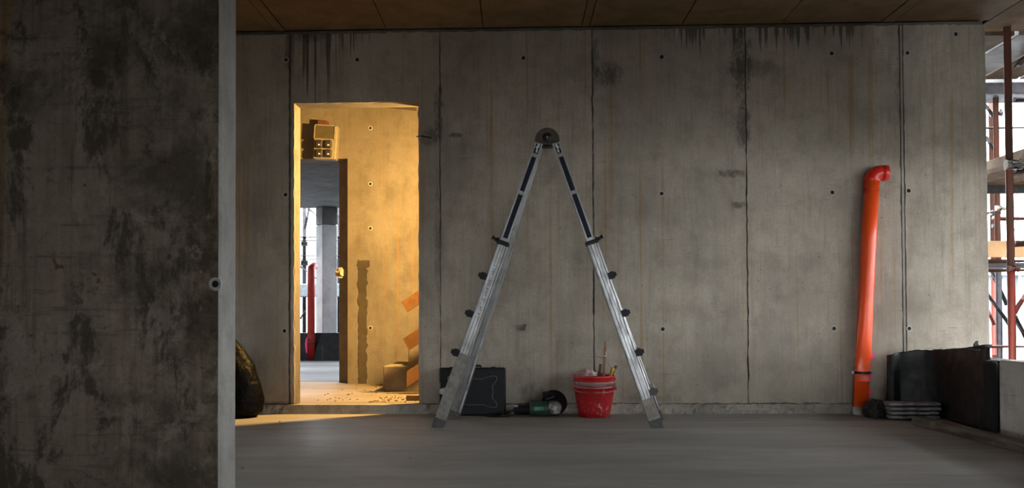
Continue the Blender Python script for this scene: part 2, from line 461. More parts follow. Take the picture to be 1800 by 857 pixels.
# end slab with a ragged arris towards the room
bm = B(); rows = 130; ring = []
for i in range(rows + 1):
    z = WALL_TOP * i / rows
    a = abs(mnoise.noise(Vector((z * 14, 1, 0)))) * .006 + abs(mnoise.noise(Vector((z * 45, 4, 0)))) * .004
    b2 = abs(mnoise.noise(Vector((z * 12, 9, 0)))) * .003
    ring.append([bm.verts.new(v) for v in ((PX - .012 - a, PY + .001, z), (PX - .004 - a * .4, PY + .004 + a * .5, z), (PX, PY + .016 + a, z), (PX, PY + pth - .012 - b2, z), (PX - .010, PY + pth, z), (PX - .012, PY + pth, z))])
for i in range(rows):
    for j in range(5): bm.faces.new((ring[i][j], ring[i][j + 1], ring[i + 1][j + 1], ring[i + 1][j]))
obj('end_face', bm, M_end, wall_left)
o = tie_hole(0, 0, wall_left, pt=D(379, 499, PD - .001)); o.location.y = PY - .001
big_ring = obj('tie_sleeve', tie_hole_mesh(.024), simple('pale_sleeve', (.45, .44, .42), .6), wall_left); big_ring.location = (o.location.x, PY - .0008, o.location.z)

# unseen far sides of the room, their low openings shaped to steer the light
bm = B()
for (y0_, y1_, z0_, z1_) in [(-13.0, -2.7, 0, 3), (-1.0, WT, 0, 3), (-2.7, -1.0, 0, .25), (-2.7, -1.0, 1.15, 3)]: bx(bm, -5.8, -5.6, y0_, y1_, z0_, z1_)
struct(obj('wall_side', bm, M_pillar))
bm = B()
for (x0_, x1_, z0_, z1_) in [(-5.6, -.6, 0, 2.8), (2.6, 3.2, 0, 2.8), (-.6, 2.6, 0, .3), (-.6, 2.6, 1.15, 2.8)]: bx(bm, x0_, x1_, -9.7, -9.5, z0_, z1_)
struct(obj('wall_front', bm, M_pillar))

# parapet along the open side on the right
e = D(1757, 700, 5.32)
PAX = e.x
bm = B()
n = 60; ys = [-13.0 + (e.y + 13.0) * i / n for i in range(n + 1)]
zt = D(1757, 632, 5.32).z
prism(bm, [(PAX, 0), (PAX + .003, zt - .012), (PAX + .014, zt), (PAX + .25, zt), (PAX + .25, -.2), (PAX, -.2)], 'y', -13.0, e.y)
wall_right = struct(obj('wall_right', bm, concrete('parapet_concrete', (.74, .71, .66), (.64, .61, .56), streak=.1, rust=.1, mottle=.12)))
bm = B(); bx(bm, PAX + .09, PAX + .25, e.y + .004, -.004, -.2, zt - .015); obj('parapet_core', bm, M_core, wall_right)
bm = B(); bx(bm, PAX - .4, PAX + .30, -13.0, .3, -.45, -.2); obj('slab_edge', bm, M_strip, wall_right)
bm = B(); bx(bm, PAX, PAX + .3, -13.0, -2.05, 1.85, WALL_TOP + .01); struct(obj('added_shade_beam', bm, M_strip))  # unseen beam added to keep light off the upper back wall
bm = B(); bx(bm, PAX, PAX + .3, -2.35, -2.05, zt, 1.85); struct(obj('added_column', bm, M_strip))  # unseen column added together with the shading beam
bm = B(); bx(bm, PAX, PAX + .3, -13.0, -4.6, zt, 1.85); struct(obj('added_shade_wall', bm, M_strip))  # unseen solid stretch added to cut light on the foreground wall

# =================================================================== STAIRWELL behind the doorway
CY = 2.0                                             # its back wall
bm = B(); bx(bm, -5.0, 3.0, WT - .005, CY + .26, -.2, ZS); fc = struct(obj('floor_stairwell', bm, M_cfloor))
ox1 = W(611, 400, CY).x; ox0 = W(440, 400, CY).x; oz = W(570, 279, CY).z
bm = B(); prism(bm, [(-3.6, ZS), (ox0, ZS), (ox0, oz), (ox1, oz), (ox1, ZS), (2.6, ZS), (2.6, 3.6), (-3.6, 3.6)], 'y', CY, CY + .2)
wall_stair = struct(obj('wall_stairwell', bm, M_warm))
sx = W(597, 400, CY + .22).x
bm = B(); bx(bm, sx, ox1 + .05, CY + .2, CY + .25, ZS, oz + .02); obj('opening_board', bm, simple('brown_form_board', (.30, .22, .13), .8, scale=9), wall_stair)
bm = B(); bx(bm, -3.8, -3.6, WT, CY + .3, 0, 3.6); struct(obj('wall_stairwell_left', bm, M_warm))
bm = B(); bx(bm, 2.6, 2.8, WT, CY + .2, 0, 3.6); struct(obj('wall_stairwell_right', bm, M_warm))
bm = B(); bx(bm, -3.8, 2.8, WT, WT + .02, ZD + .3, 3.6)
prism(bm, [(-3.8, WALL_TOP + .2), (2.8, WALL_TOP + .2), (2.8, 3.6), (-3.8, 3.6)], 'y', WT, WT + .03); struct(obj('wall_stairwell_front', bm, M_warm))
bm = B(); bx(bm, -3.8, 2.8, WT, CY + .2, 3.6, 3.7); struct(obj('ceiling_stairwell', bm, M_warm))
# sloping soffit of the upper flight
bm = B(); a = W(640, 184, CY - .01); b2 = W(736, 195, CY - .01)
zs = lambda x: a.z + (b2.z - a.z) * (x - a.x) / (b2.x - a.x)
xe = a.x + 1.5
prism(bm, [(a.x - 1.2, a.z + .004), (a.x, a.z), (a.x + .5, zs(a.x + .5)), (a.x + .5, a.z + .3), (a.x - 1.2, a.z + .3)], 'y', CY - .5, CY)
obj('flight_soffit', bm, M_warm, wall_stair)
# mortar-filled chase running down the lit wall
bm = B(); rr = random.Random(5)
c0, c1 = W(630, 466, CY), W(645, 672, CY); h0, h1 = W(627, 457, CY), W(650, 468, CY)
P = jag((c0.x, ZS), (c1.x, ZS), 4, .002, 1, rr) + jag((c1.x, ZS), (c1.x + .004, c0.z), 40, .006, 0, rr) + [(h1.x, h1.z)] + jag((h1.x, h0.z), (h0.x, h0.z), 8, .006, 1, rr) + [(h0.x, h1.z)] + jag((c0.x, c0.z), (c0.x, ZS), 40, .006, 0, rr)
prism(bm, P, 'y', CY - .006, CY + .01); obj('mortar_chase', bm, M_patch, wall_stair)
for (u, v) in [(651, 225), (651, 323), (651, 401), (651, 576)]: tie_hole(u, v, wall_stair, CY - .0005)
# pale pipe stub in the opening's edge
bm = B(); p = D(598, 479, 8.72); tube(bm, [(p.x + .03, p.y - .02, p.z), (p.x - .03, p.y + .03, p.z)], .035, 12); M_stub = simple('pale_pipe', (.6, .5, .36), .5)
tube(bm, [(p.x, p.y, p.z - .05), (p.x, p.y, p.z + .05)], .024, 12); obj('pipe_stub', bm, M_stub, wall_stair)

# stairs climbing to the right along the lit wall
stairs = bpy.data.objects.new('stairs', None); COL.objects.link(stairs); struct(stairs); stairs.location = W(674, 672, CY - .35)
M_step = simple('stair_concrete', (.20, .165, .115), .85, scale=14, bump=.3)
s0 = W(674, 672, CY - .9); s0.z = ZS; zs1 = W(690, 643, CY - .9).z - ZS; stread = W(718, 640, CY - .9).x - s0.x
for k in range(8):
    bm = B(); bx(bm, s0.x + k * stread, s0.x + 8 * stread, CY - .9, CY - .002, ZS + k * zs1 + (.001 if k else 0), ZS + (k + 1) * zs1, .006)
    o = obj('step', bm, M_step, stairs); o.location = -stairs.location
# guard boards along the flight
M_board = simple('orange_form_board', (.22, .105, .022), .6, scale=7, col2=(.15, .065, .013))
bmy = .85
gr = thing('guard_boards', 'orange plywood guard boards climbing beside the stairs behind the doorway', 'railing', W(730, 690, bmy))
for (lu, lv, eu, ev) in [(705, 530, 716, 548), (708, 595, 719, 615), (715, 652, 715, 680)]:
    a = W(lu, lv, bmy); c = W(eu, ev, bmy); sl = R(33)
    dirv = Vector((math.cos(sl), 0, math.sin(sl))); L = .9
    bm = B(); prism(bm, [(a.x, a.z), (c.x, c.z), (c.x + dirv.x * L, c.z + dirv.z * L), (a.x + dirv.x * L, a.z + dirv.z * L)], 'y', bmy, bmy + .027)
    o = obj('board', bm, M_board, gr); o.location = -gr.location
bm = B(); p = W(775, 700, bmy)
bx(bm, p.x, p.x + .09, bmy + .028, bmy + .10, ZS, 1.5); o = obj('post', bm, M_board, gr); o.location = -gr.location
# small timber block on the stairwell floor
p0, p1 = W(714, 703, .42), W(745, 692, .42); p0 = F(714, 704, ZS)
bm = B(); bx(bm, 0, .20, 0, .08, 0, .042, .003); o = obj('timber_block', bm, simple('dirty_offcut', (.20, .12, .045), .8, scale=20)); o.location = (p0.x, p0.y, ZS)
tag(o, 'short timber offcut on the stairwell floor at the right jamb', 'timber')
# crumbs of rubble on the stairwell floor
rub = random.Random(11)
bm = B()
for k in range(150):
    x = rub.uniform(XDL + .02, XDR + .1); y = rub.uniform(WT + .02, CY - .05)
    if rub.random() < .4: y = rub.uniform(WT, .6); x = rub.uniform(XDR - .4, XDR + .05)
    if p0.x - .03 < x < p0.x + .23 and p0.y - .03 < y < p0.y + .11: continue
    s = rub.uniform(.004, .012) * (1.6 if rub.random() < .1 else 1)
    box(bm, (x, y, ZS + s * .3), (s * rub.uniform(.7, 1.6), s, s * .6), Matrix.Rotation(rub.uniform(0, 3), 3, 'Z'))
o = stuff(obj('rubble_crumbs', bm, simple('rubble', (.2, .16, .11), .9))); o['label'] = 'scattered crumbs of concrete rubble on the stairwell floor'; o['category'] = 'rubble'

# site socket box on the lit wall
sb_p = W(575, 253, CY); sb = thing('socket_box', 'cream site power box with four dark sockets on the lit wall', 'socket box', (sb_p.x, CY - .001, sb_p.z))
M_cream = simple('cream_plastic', (.28, .24, .17), .5, scale=30); M_dk = simple('dark_socket', (.03, .025, .03), .5)
k = 8.5 / 1600.0
ry = Matrix.Rotation(R(-6), 3, 'Y'); tl = Matrix.Rotation(R(4), 3, 'Y')
def sbx(name, u0, u1, v0, v1, y0, y1, mat, parent, bev=.004):
    bm = B(); c = Vector(((u0 + u1) / 2 - 575, 0, 253 - (v0 + v1) / 2)) * k; c.y = (y0 + y1) / 2
    c2 = tl @ c
    o = obj(name, box(B(), (0, 0, 0), ((u1 - u0) * k, y1 - y0, (v1 - v0) * k), tl, bev), mat, None)
    o.location = c2; o.parent = parent
    return o
sbx('housing', 556, 597, 223, 283, -.11, 0, M_cream, sb, .008)
lid = sbx('window', 558, 592, 225.5, 247, -.122, -.11, simple('tinted_window', (.10, .085, .05), .25), sb, .003)
for (u0, u1, v0, v1) in [(556, 594, 223, 225), (556, 594, 247.5, 249.5), (556, 557.8, 223, 249), (592.3, 594.2, 223, 249)]:
    sbx('window_frame', u0, u1, v0, v1, -.128, -.108, M_cream, sb, .001)
for (u, v) in [(566.5, 258), (583, 257.5), (568, 274), (584, 273.5)]:
    s = sbx('socket', u - 6.4, u + 6.4, v - 7, v + 7, -.15, -.11, M_dk, sb, .012)
    bm = B(); box(bm, (.006, -.021, -.010), (.016, .003, .012)); obj('socket_label', bm, simple('label_white', (.85, .83, .8), .6), s)
sbx('bracket', 559, 576, 214, 222.5, -.09, 0, simple('rust_red_bracket', (.12, .035, .02), .7), sb, .004)

# =================================================================== FAR ROOM seen through the opening
FX0, FX1, FY0, FY1 = -6.2, -1.0, CY + .2, 6.35
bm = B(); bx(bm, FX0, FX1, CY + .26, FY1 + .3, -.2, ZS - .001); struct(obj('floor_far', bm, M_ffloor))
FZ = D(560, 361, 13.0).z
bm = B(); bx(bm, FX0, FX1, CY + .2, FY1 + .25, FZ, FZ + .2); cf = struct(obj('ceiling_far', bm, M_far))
M_line = simple('dark_joint', (.10, .11, .12), .9)
for (u0, v0, u1, v1) in [(528, 312, 597, 309), (528, 322, 597, 316), (528, 343, 597, 328), (528, 300, 597, 284)]:
    a = F(u0, v0, FZ); c = F(u1, v1, FZ); bm = B(); d = (c - a); a -= d * .6; c += d * .6
    nn = Vector((-d.y, d.x, 0)).normalized() * .010
    vs = [bm.verts.new((p.x, p.y, FZ - .001)) for p in (a + nn, c + nn, c - nn, a - nn)]; bm.faces.new(vs)
    obj('ceiling_joint', bm, M_line, cf)
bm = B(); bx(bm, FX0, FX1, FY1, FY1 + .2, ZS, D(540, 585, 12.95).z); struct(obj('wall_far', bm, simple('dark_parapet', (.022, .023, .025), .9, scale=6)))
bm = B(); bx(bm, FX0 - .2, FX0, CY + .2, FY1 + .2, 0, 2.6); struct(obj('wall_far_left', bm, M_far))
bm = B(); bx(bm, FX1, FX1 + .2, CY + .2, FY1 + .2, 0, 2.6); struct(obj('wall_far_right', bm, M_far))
cb = F(574, 632, ZS); cp = thing('concrete_column', 'square blue-grey concrete column with dark stained head in the far room', 'column', (cb.x, cb.y, ZS), R(38))
hw = .115; zb = D(574, 392, 12.9).z - ZS; zt2 = FZ - ZS
bm = B(); bx(bm, -hw, hw, -hw, hw, 0, zb, .006); obj('shaft', bm, concrete('column_concrete', (.38, .39, .40), (.32, .33, .34), streak=.2, rust=0, pits=0), cp)
bm = B(); bx(bm, -hw - .002, hw + .002, -hw - .002, hw + .002, zb + .004, zt2 - .004, .004); obj('column_head', bm, concrete('stained_head', (.10, .10, .10), (.06, .06, .06), streak=.6, rust=0, pits=0), cp)
bm = B(); bx(bm, -hw - .006, hw + .006, -hw - .006, hw + .006, 0, .22, .004); obj('column_foot', bm, simple('dark_foot', (.07, .072, .08), .9, scale=8), cp)
# red pipe in the far room
M_redp = simple('dark_red_pipe', (.45, .03, .02), .45, scale=8)
pb, ptp = F(546, 633, ZS), None
rp = thing('drain_pipe', 'red plastic pipe standing by the parapet in the far room', 'pipe', (pb.x, pb.y + .02, ZS))
bm = B(); tp = D(547, 476, 12.6) - rp.location
tube(bm, [(0, 0, 0), tp * .5, tp, tp + Vector((0, -.004, .035)), tp + Vector((.015, .05, .07)), tp + Vector((.02, .1, .075))], .052, 16); obj('pipe_body', bm, M_redp, rp, True)
bm = B(); c = tp * .22; tube(bm, [c - Vector((0, 0, .012)), c + Vector((0, 0, .012))], .058, 16); obj('clamp', bm, M_steel, rp)
bm = B(); pk = W(541, 606, FY1 - .002); blob(bm, pk, .04, .13, FY1 - .003, 0, 4); o = obj('spray_mark', bm, M_pink, bpy.data.objects['wall_far'])

# ---- scaffolding behind the far room
M_tube = simple('weathered_red_tube', (.17, .055, .035), .6, .3, scale=9, col2=(.11, .06, .04))
M_dtube = simple('dark_scaffold_tube', (.05, .045, .05), .6, .3)
sc2 = thing('scaffolding', 'dark tube scaffolding outside the far room', 'scaffolding', (-3.5, 8.0, -.5))
def tpart(name, pts, r, mat, par, n=10):
    bm = B(); tube(bm, [Vector(p) - par.location for p in pts], r, n); return obj(name, bm, mat, par, True)
dS = 14.6
for u in (535, 596, 440, 660):
    a, c = D(u, 363, dS), D(u, 620, dS); tpart('standard', [(a.x, a.y, -.4), (a.x, a.y, 4.2)], .030, M_dtube, sc2)
for v in (417, 423, 450, 456, 597):
    a, c = D(400, v, dS - .03), D(680, v, dS - .03); tpart('ledger', [a, (c.x, c.y, a.z)], .022, M_dtube, sc2)
for (u0, v0, u1, v1) in [(541, 365, 575, 395), (544, 362, 536, 402), (528, 468, 560, 492), (590, 372, 620, 410), (528, 560, 536, 545)]:
    tpart('brace', [D(u0, v0, dS - .06), D(u1, v1, dS - .06)], .02, M_dtube, sc2)
for (v0, v1) in [(424, 432), (457, 466)]:
    a, c = D(535, v0, dS), D(535, v1, dS); tpart('coupler', [a, c], .055, M_dtube, sc2)
bm = B(); a, c = D(400, 500, dS - .1), D(680, 521, dS - .1)
box(bm, (a + c) / 2 - sc2.location, (abs(c.x - a.x), .6, abs(a.z - c.z)), None, .01); obj('deck', bm, simple('blue_grey_sheet', (.32, .38, .43), .6), sc2)
# building across the yard, far side
M_fac = simple('pale_facade', (.75, .76, .78), .9, scale=3, var=.08); M_win = simple('facade_glass', (.35, .40, .45), .25, scale=2)
fb = thing('facade_building', 'pale building across the yard beyond the far room', 'building', (-9, 24, -1))
bm = B(); bx(bm, -7, 8, 0, 6, 0, 3.4); obj('wall', bm, M_fac, fb)
for i in range(9):
    bm = B(); bx(bm, -6.6 + i * 1.55, -5.6 + i * 1.55, -.03, .05, 1.1, 2.1); f = obj('window', bm, M_win, fb)
    bm = B(); bx(bm, -6.65 + i * 1.55, -5.55 + i * 1.55, -.06, .05, 1.02, 1.1); obj('window_sill', bm, M_fac, f)
bm = B(); bx(bm, -7.1, 8.1, -.15, 6.1, 3.4, 3.55); obj('roof_edge', bm, simple('roof_grey', (.3, .31, .33), .8), fb)
bm = B(); bx(bm, -60, 60, -20, 90, -1.2, -1.0); o = struct(obj('ground', bm, simple('yard_ground', (.05, .047, .042), .9, scale=1.5, obj_space=False)))

# =================================================================== OUTSIDE RIGHT: scaffold, neighbour
scf = thing('corner_scaffolding', 'rusty red tube scaffolding with timber decks outside the right corner', 'scaffolding', (3.9, 1.0, -.6))
PDp = 6.62
def standard(u, v0, v1, depth, r, mat):
    a = D(u, 400, depth); zt_, zb_ = D(u, v0, depth).z, D(u, v1, depth).z
    return tpart('standard', [(a.x, a.y, zb_), (a.x, a.y, zt_)], r, mat, scf, 14)
M_redt = simple('red_painted_tube', (.30, .045, .03), .5, .1, scale=14, col2=(.20, .05, .03))
def standard2(u, depth, r, lower, vcut=455):
    a = D(u, vcut, depth); tpart('standard', [(a.x, a.y, a.z + .004), (a.x, a.y, 4.6)], r, M_tube, scf, 14)
    tpart('standard', [(a.x, a.y, -.6), (a.x, a.y, a.z)], r * 1.04, lower, scf, 14)
    return a
A1 = standard2(1777, PDp, .0265, M_redt, 470)
A2 = standard2(1755, 8.7, .0265, M_dtube, 475)
A3 = standard2(1746, 9.9, .0245, M_redt, 486)
standard2(1890, PDp, .0265, M_redt); standard2(1835, 8.7, .0265, M_dtube)
# ledgers and transoms
def ledger(v, depth, r, mat, u0=1690, u1=2000, name='ledger'):
    a, c = D(u0, v, depth), D(u1, v, depth); tpart(name, [a, (c.x, c.y, a.z)], r, mat, scf, 12)
ledger(225, 9.8, .018, M_dtube); ledger(384, 9.0, .026, M_tube, 1745); ledger(459, 7.4, .027, M_tube); ledger(475, 7.5, .024, M_tube)
ledger(609, 8.6, .022, M_tube); ledger(92, 7.6, .026, M_dtube); ledger(428, PDp + .4, .0265, M_tube, 1783); ledger(175, 8.6, .024, M_dtube, 1783)
for (u0, v0, u1, v1, d0, d1, m) in [(1812, 90, 1772, 135, 7.0, 8.2, M_dtube), (1728, 180, 1748, 205, 9.2, 9.2, M_dtube), (1733, 240, 1746, 262, 9.8, 9.8, M_dtube),
                                    (1734, 515, 1775, 570, 8.6, 8.6, M_dtube), (1740, 470, 1770, 535, 8.8, 8.8, M_dtube), (1783, 548, 1812, 505, 7.0, 7.3, M_redt),
                                    (1783, 555, 1815, 615, 7.4, 7.4, M_dtube), (1732, 535, 1748, 570, 9.7, 9.7, M_redt), (1733, 375, 1746, 372, 9.5, 9.5, M_dtube)]:
    tpart('brace', [D(u0, v0, d0), D(u1, v1, d1)], .022, m, scf)
M_coup = simple('cast_coupler', (.36, .33, .29), .6, .5, scale=25, bump=.3)
def coupler(u, v, depth, s=1.0, mat=None):
    p = D(u, v, depth) - scf.location; bm = B()
    tube(bm, [p + Vector((0, 0, -.032 * s)), p + Vector((0, 0, .032 * s))], .042 * s, 12)
    tube(bm, [p + Vector((-.05 * s, -.03, 0)), p + Vector((.06 * s, -.03, 0))], .036 * s, 10)
    tube(bm, [p + Vector((.045 * s, -.04, -.035 * s)), p + Vector((.045 * s, -.04, .04 * s))], .013 * s, 8)
    tube(bm, [p + Vector((.03 * s, -.07 * s, .008)), p + Vector((.03 * s, .0, .008))], .016 * s, 6)
    tube(bm, [p + Vector((-.03 * s, -.06 * s, .01)), p + Vector((-.03 * s, .0, .01))], .013 * s, 6)
    obj('coupler', bm, mat or M_coup, scf)
coupler(1777, 290, PDp, 1.05); coupler(1777, 472, PDp, .7, M_tube); coupler(1755, 366, 8.7, .75); coupler(1747, 374, 9.8, .8, M_dtube); coupler(1747, 397, 9.8, .6, M_dtube)
coupler(1748, 200, 9.6, 1.0, M_dtube); coupler(1755, 152, 8.7, .8, M_dtube); coupler(1754, 290, 8.6, .8, M_dtube); coupler(1748, 487, 9.8, .9, M_dtube)
tpart('ledger', [D(1778, 289, PDp - .05), D(1840, 287, PDp - .05)], .0265, M_steel, scf); tpart('ledger', [D(1783, 300, PDp + .3), D(1850, 298, PDp + .3)], .03, M_dtube, scf)
# decks: lower timber deck with planks running away from the wall, upper metal deck, cross deck behind it
M_deck = simple('weathered_plank', (.17, .095, .04), .8, scale=6, col2=(.10, .058, .026)); M_mdeck = simple('galvanised_deck', (.17, .17, .17), .55, .2, scale=5)
def plank(x0, x1, y0, y1, z, th, mat, name='deck_plank'):
    bm = B(); bx(bm, x0, x1, y0, y1, z, z + th, .004); o = obj(name, bm, mat, scf); o.location = -scf.location
zl = D(1770, 329, 8.15).z; xl = XR + .02
xa = D(1738, 320, 7.9).x
for i in range(5): plank(xa - .25 + i * .245, xa - .015 + i * .245, .32, 1.55, zl, .045, M_deck)
plank(xa - .3, xa + 1.2, 1.56, 1.60, zl - .07, .10, simple('black_beam', (.02, .02, .02), .8), 'cross_beam')
bm = B(); a, c = D(1738, 292, 7.3), D(1800, 292, 7.3)
plank(xa + .0, xa + .04, .32, 1.6, zl + .05, .15, M_deck, 'toe_board')
zu = 2.78
M_udeck = simple('dark_upper_plank', (.09, .06, .035), .8, scale=5)
for i in range(4): plank(XR + .05 + i * .34, XR + .36 + i * .34, .29, 1.6, zu, .05, M_mdeck if i % 2 else M_udeck)
plank(XR - .5, XR + 3.0, 1.75, 2.1, zu, .05, M_mdeck); plank(XR - .5, XR + 3.0, 2.14, 2.5, zu - .01, .05, M_mdeck)
plank(XR - .5, XR + 3.0, 1.62, 1.68, zu - .12, .10, M_dtube, 'cross_beam')
a = D(1730, 423, 7.5); c = D(1730, 452, 7.5)
plank(XR - .1, XR + 2.0, a.y, a.y + .04, c.z, a.z - c.z, simple('pale_guard_timber', (.62, .36, .16), .65, scale=5, col2=(.52, .29, .12)), 'guard_board')
plank(XR - .1, XR + 2.0, a.y + .1, a.y + .5, D(1760, 468, 7.6).z, .03, M_dtube, 'deck_plank')
# unseen decks added along the open right side to cut the high sky
for z_ in (1.72, 2.80):
    for i in range(4): plank(3.50 + i * .25, 3.74 + i * .25, -6.2, -.12, z_, .045, M_udeck)
M_screen = simple('dark_light_screen', (.03, .035, .032), .9, scale=40)  # unseen opaque screen added between the decks to block upper light
for i in range(5):
    plank(4.51, 4.52, -6.2 + i * 1.28, -6.2 + i * 1.28 + 1.26, 1.70, 1.15, M_screen, 'light_screen')
for z_ in (.80, 1.25): plank(4.46, 4.49, -6.2, -.12, z_, .17, M_deck, 'guard_board')  # unseen boards added to dim the light from the right
# neighbouring building
nb = thing('neighbour_building', 'low grey-blue glazed building beyond the corner scaffolding', 'building', (8.0, 9.0, -1.0))
bm = B(); bx(bm, -3.2, 5, 0, 4, 0, D(1770, 606, 15.5).z + 1.0); obj('wall', bm, M_fac, nb)
zg0, zg1 = D(1770, 596, 15.5).z + 1.0, D(1770, 484, 15.5).z + 1.0
M_glz = simple('blue_glazing', (.17, .21, .27), .3, scale=1.2, col2=(.28, .32, .37))
for i in range(10):
    bm = B(); bx(bm, -3.2 + i * .82, -2.42 + i * .82, .1, .16, zg0, zg1); obj('window_pane', bm, M_glz, nb)
    bm = B(); bx(bm, -2.42 + i * .82, -2.38 + i * .82, .06, .2, zg0, zg1); obj('mullion', bm, M_fac, nb)
bm = B(); bx(bm, -3.2, 5, -.05, 4, zg1, zg1 + .2); obj('roof_edge', bm, M_fac, nb)
# bare winter trees in the white distance
M_bark = simple('pale_bark', (.5, .46, .44), .9)
def bare_tree(loc, h, seed, label):
    r2 = random.Random(seed); t = thing('bare_tree', label, 'tree', loc, 0, 'bare trees beyond the scaffolding')
    bm = B(); tube(bm, [(0, 0, 0), (.03, 0, h * .5), (0, .02, h)], .06, 6, radii=[.08, .05, .01]); obj('trunk', bm, M_bark, t)
    bm = B()
    for k in range(26):
        z = h * r2.uniform(.3, .95); a = r2.uniform(0, 6.28); L = r2.uniform(.3, .9) * (1.2 - z / h) + .2
        p = Vector((0, 0, z)); q = p + Vector((math.cos(a) * L * .6, math.sin(a) * L * .6, L)); tube(bm, [p, (p + q) / 2 + Vector((.03, 0, .02)), q], .02, 5, radii=[.025, .017, .006])
    obj('branches', bm, M_bark, t)
gz = -1.0
a = D(1790, 400, 26); bare_tree((a.x, a.y, gz), 5.2, 1, 'slim bare tree seen right of the tall scaffold post')
a = D(1766, 400, 28); bare_tree((a.x, a.y, gz), 5.0, 2, 'slim bare tree seen between the two scaffold posts')

# =================================================================== OBJECTS
# ---------------------------------------------------------------- ladder
t = NT('ladder_aluminium'); n1 = t.noise(t.oc, 9, 6, .65); n2 = t.noise(t.vmul(t.oc, (60, 60, 6)), 1.0, 3, .6)
c = t.mix(t.rng(n1, .4, .7), (.40, .40, .395), (.27, .265, .255)); M_alu = t.fin(c, t.rng(n2, .3, .7, .30, .5), .8)
M_dusty = simple('dusty_aluminium', (.30, .275, .245), .65, .4, scale=25, col2=(.22, .20, .175))
M_navy = simple('navy_sticker', (.006, .010, .022), .5, scale=30, spec=.2); M_brass = simple('rivet_ring', (.42, .36, .22), .4, .8)
M_wht = simple('white_print', (.75, .75, .73), .6)
LD = 5.73
fl, fr = F(769, 751), F(1156, 752)
top = D(962, 241, LD)
mid = (fl + fr) / 2; mid.z = 0
lad = thing('folding_ladder', 'aluminium telescopic stepladder opened into an A shape on the screed', 'ladder', mid)
fl, fr, top = fl - mid, fr - mid, top - mid
tops = {-1: D(950.5, 240, LD) - mid, 1: D(974.5, 240, LD) - mid}
top.y = (fl.y + fr.y) / 2
for k_ in tops: tops[k_].y = top.y
print('ladder', fl, fr, top)
depth_dir = Vector((.13, .99, 0)).normalized(); depth_top = Vector((.0, 1, 0))
wb, wt_ = .44, .15
TH = .03
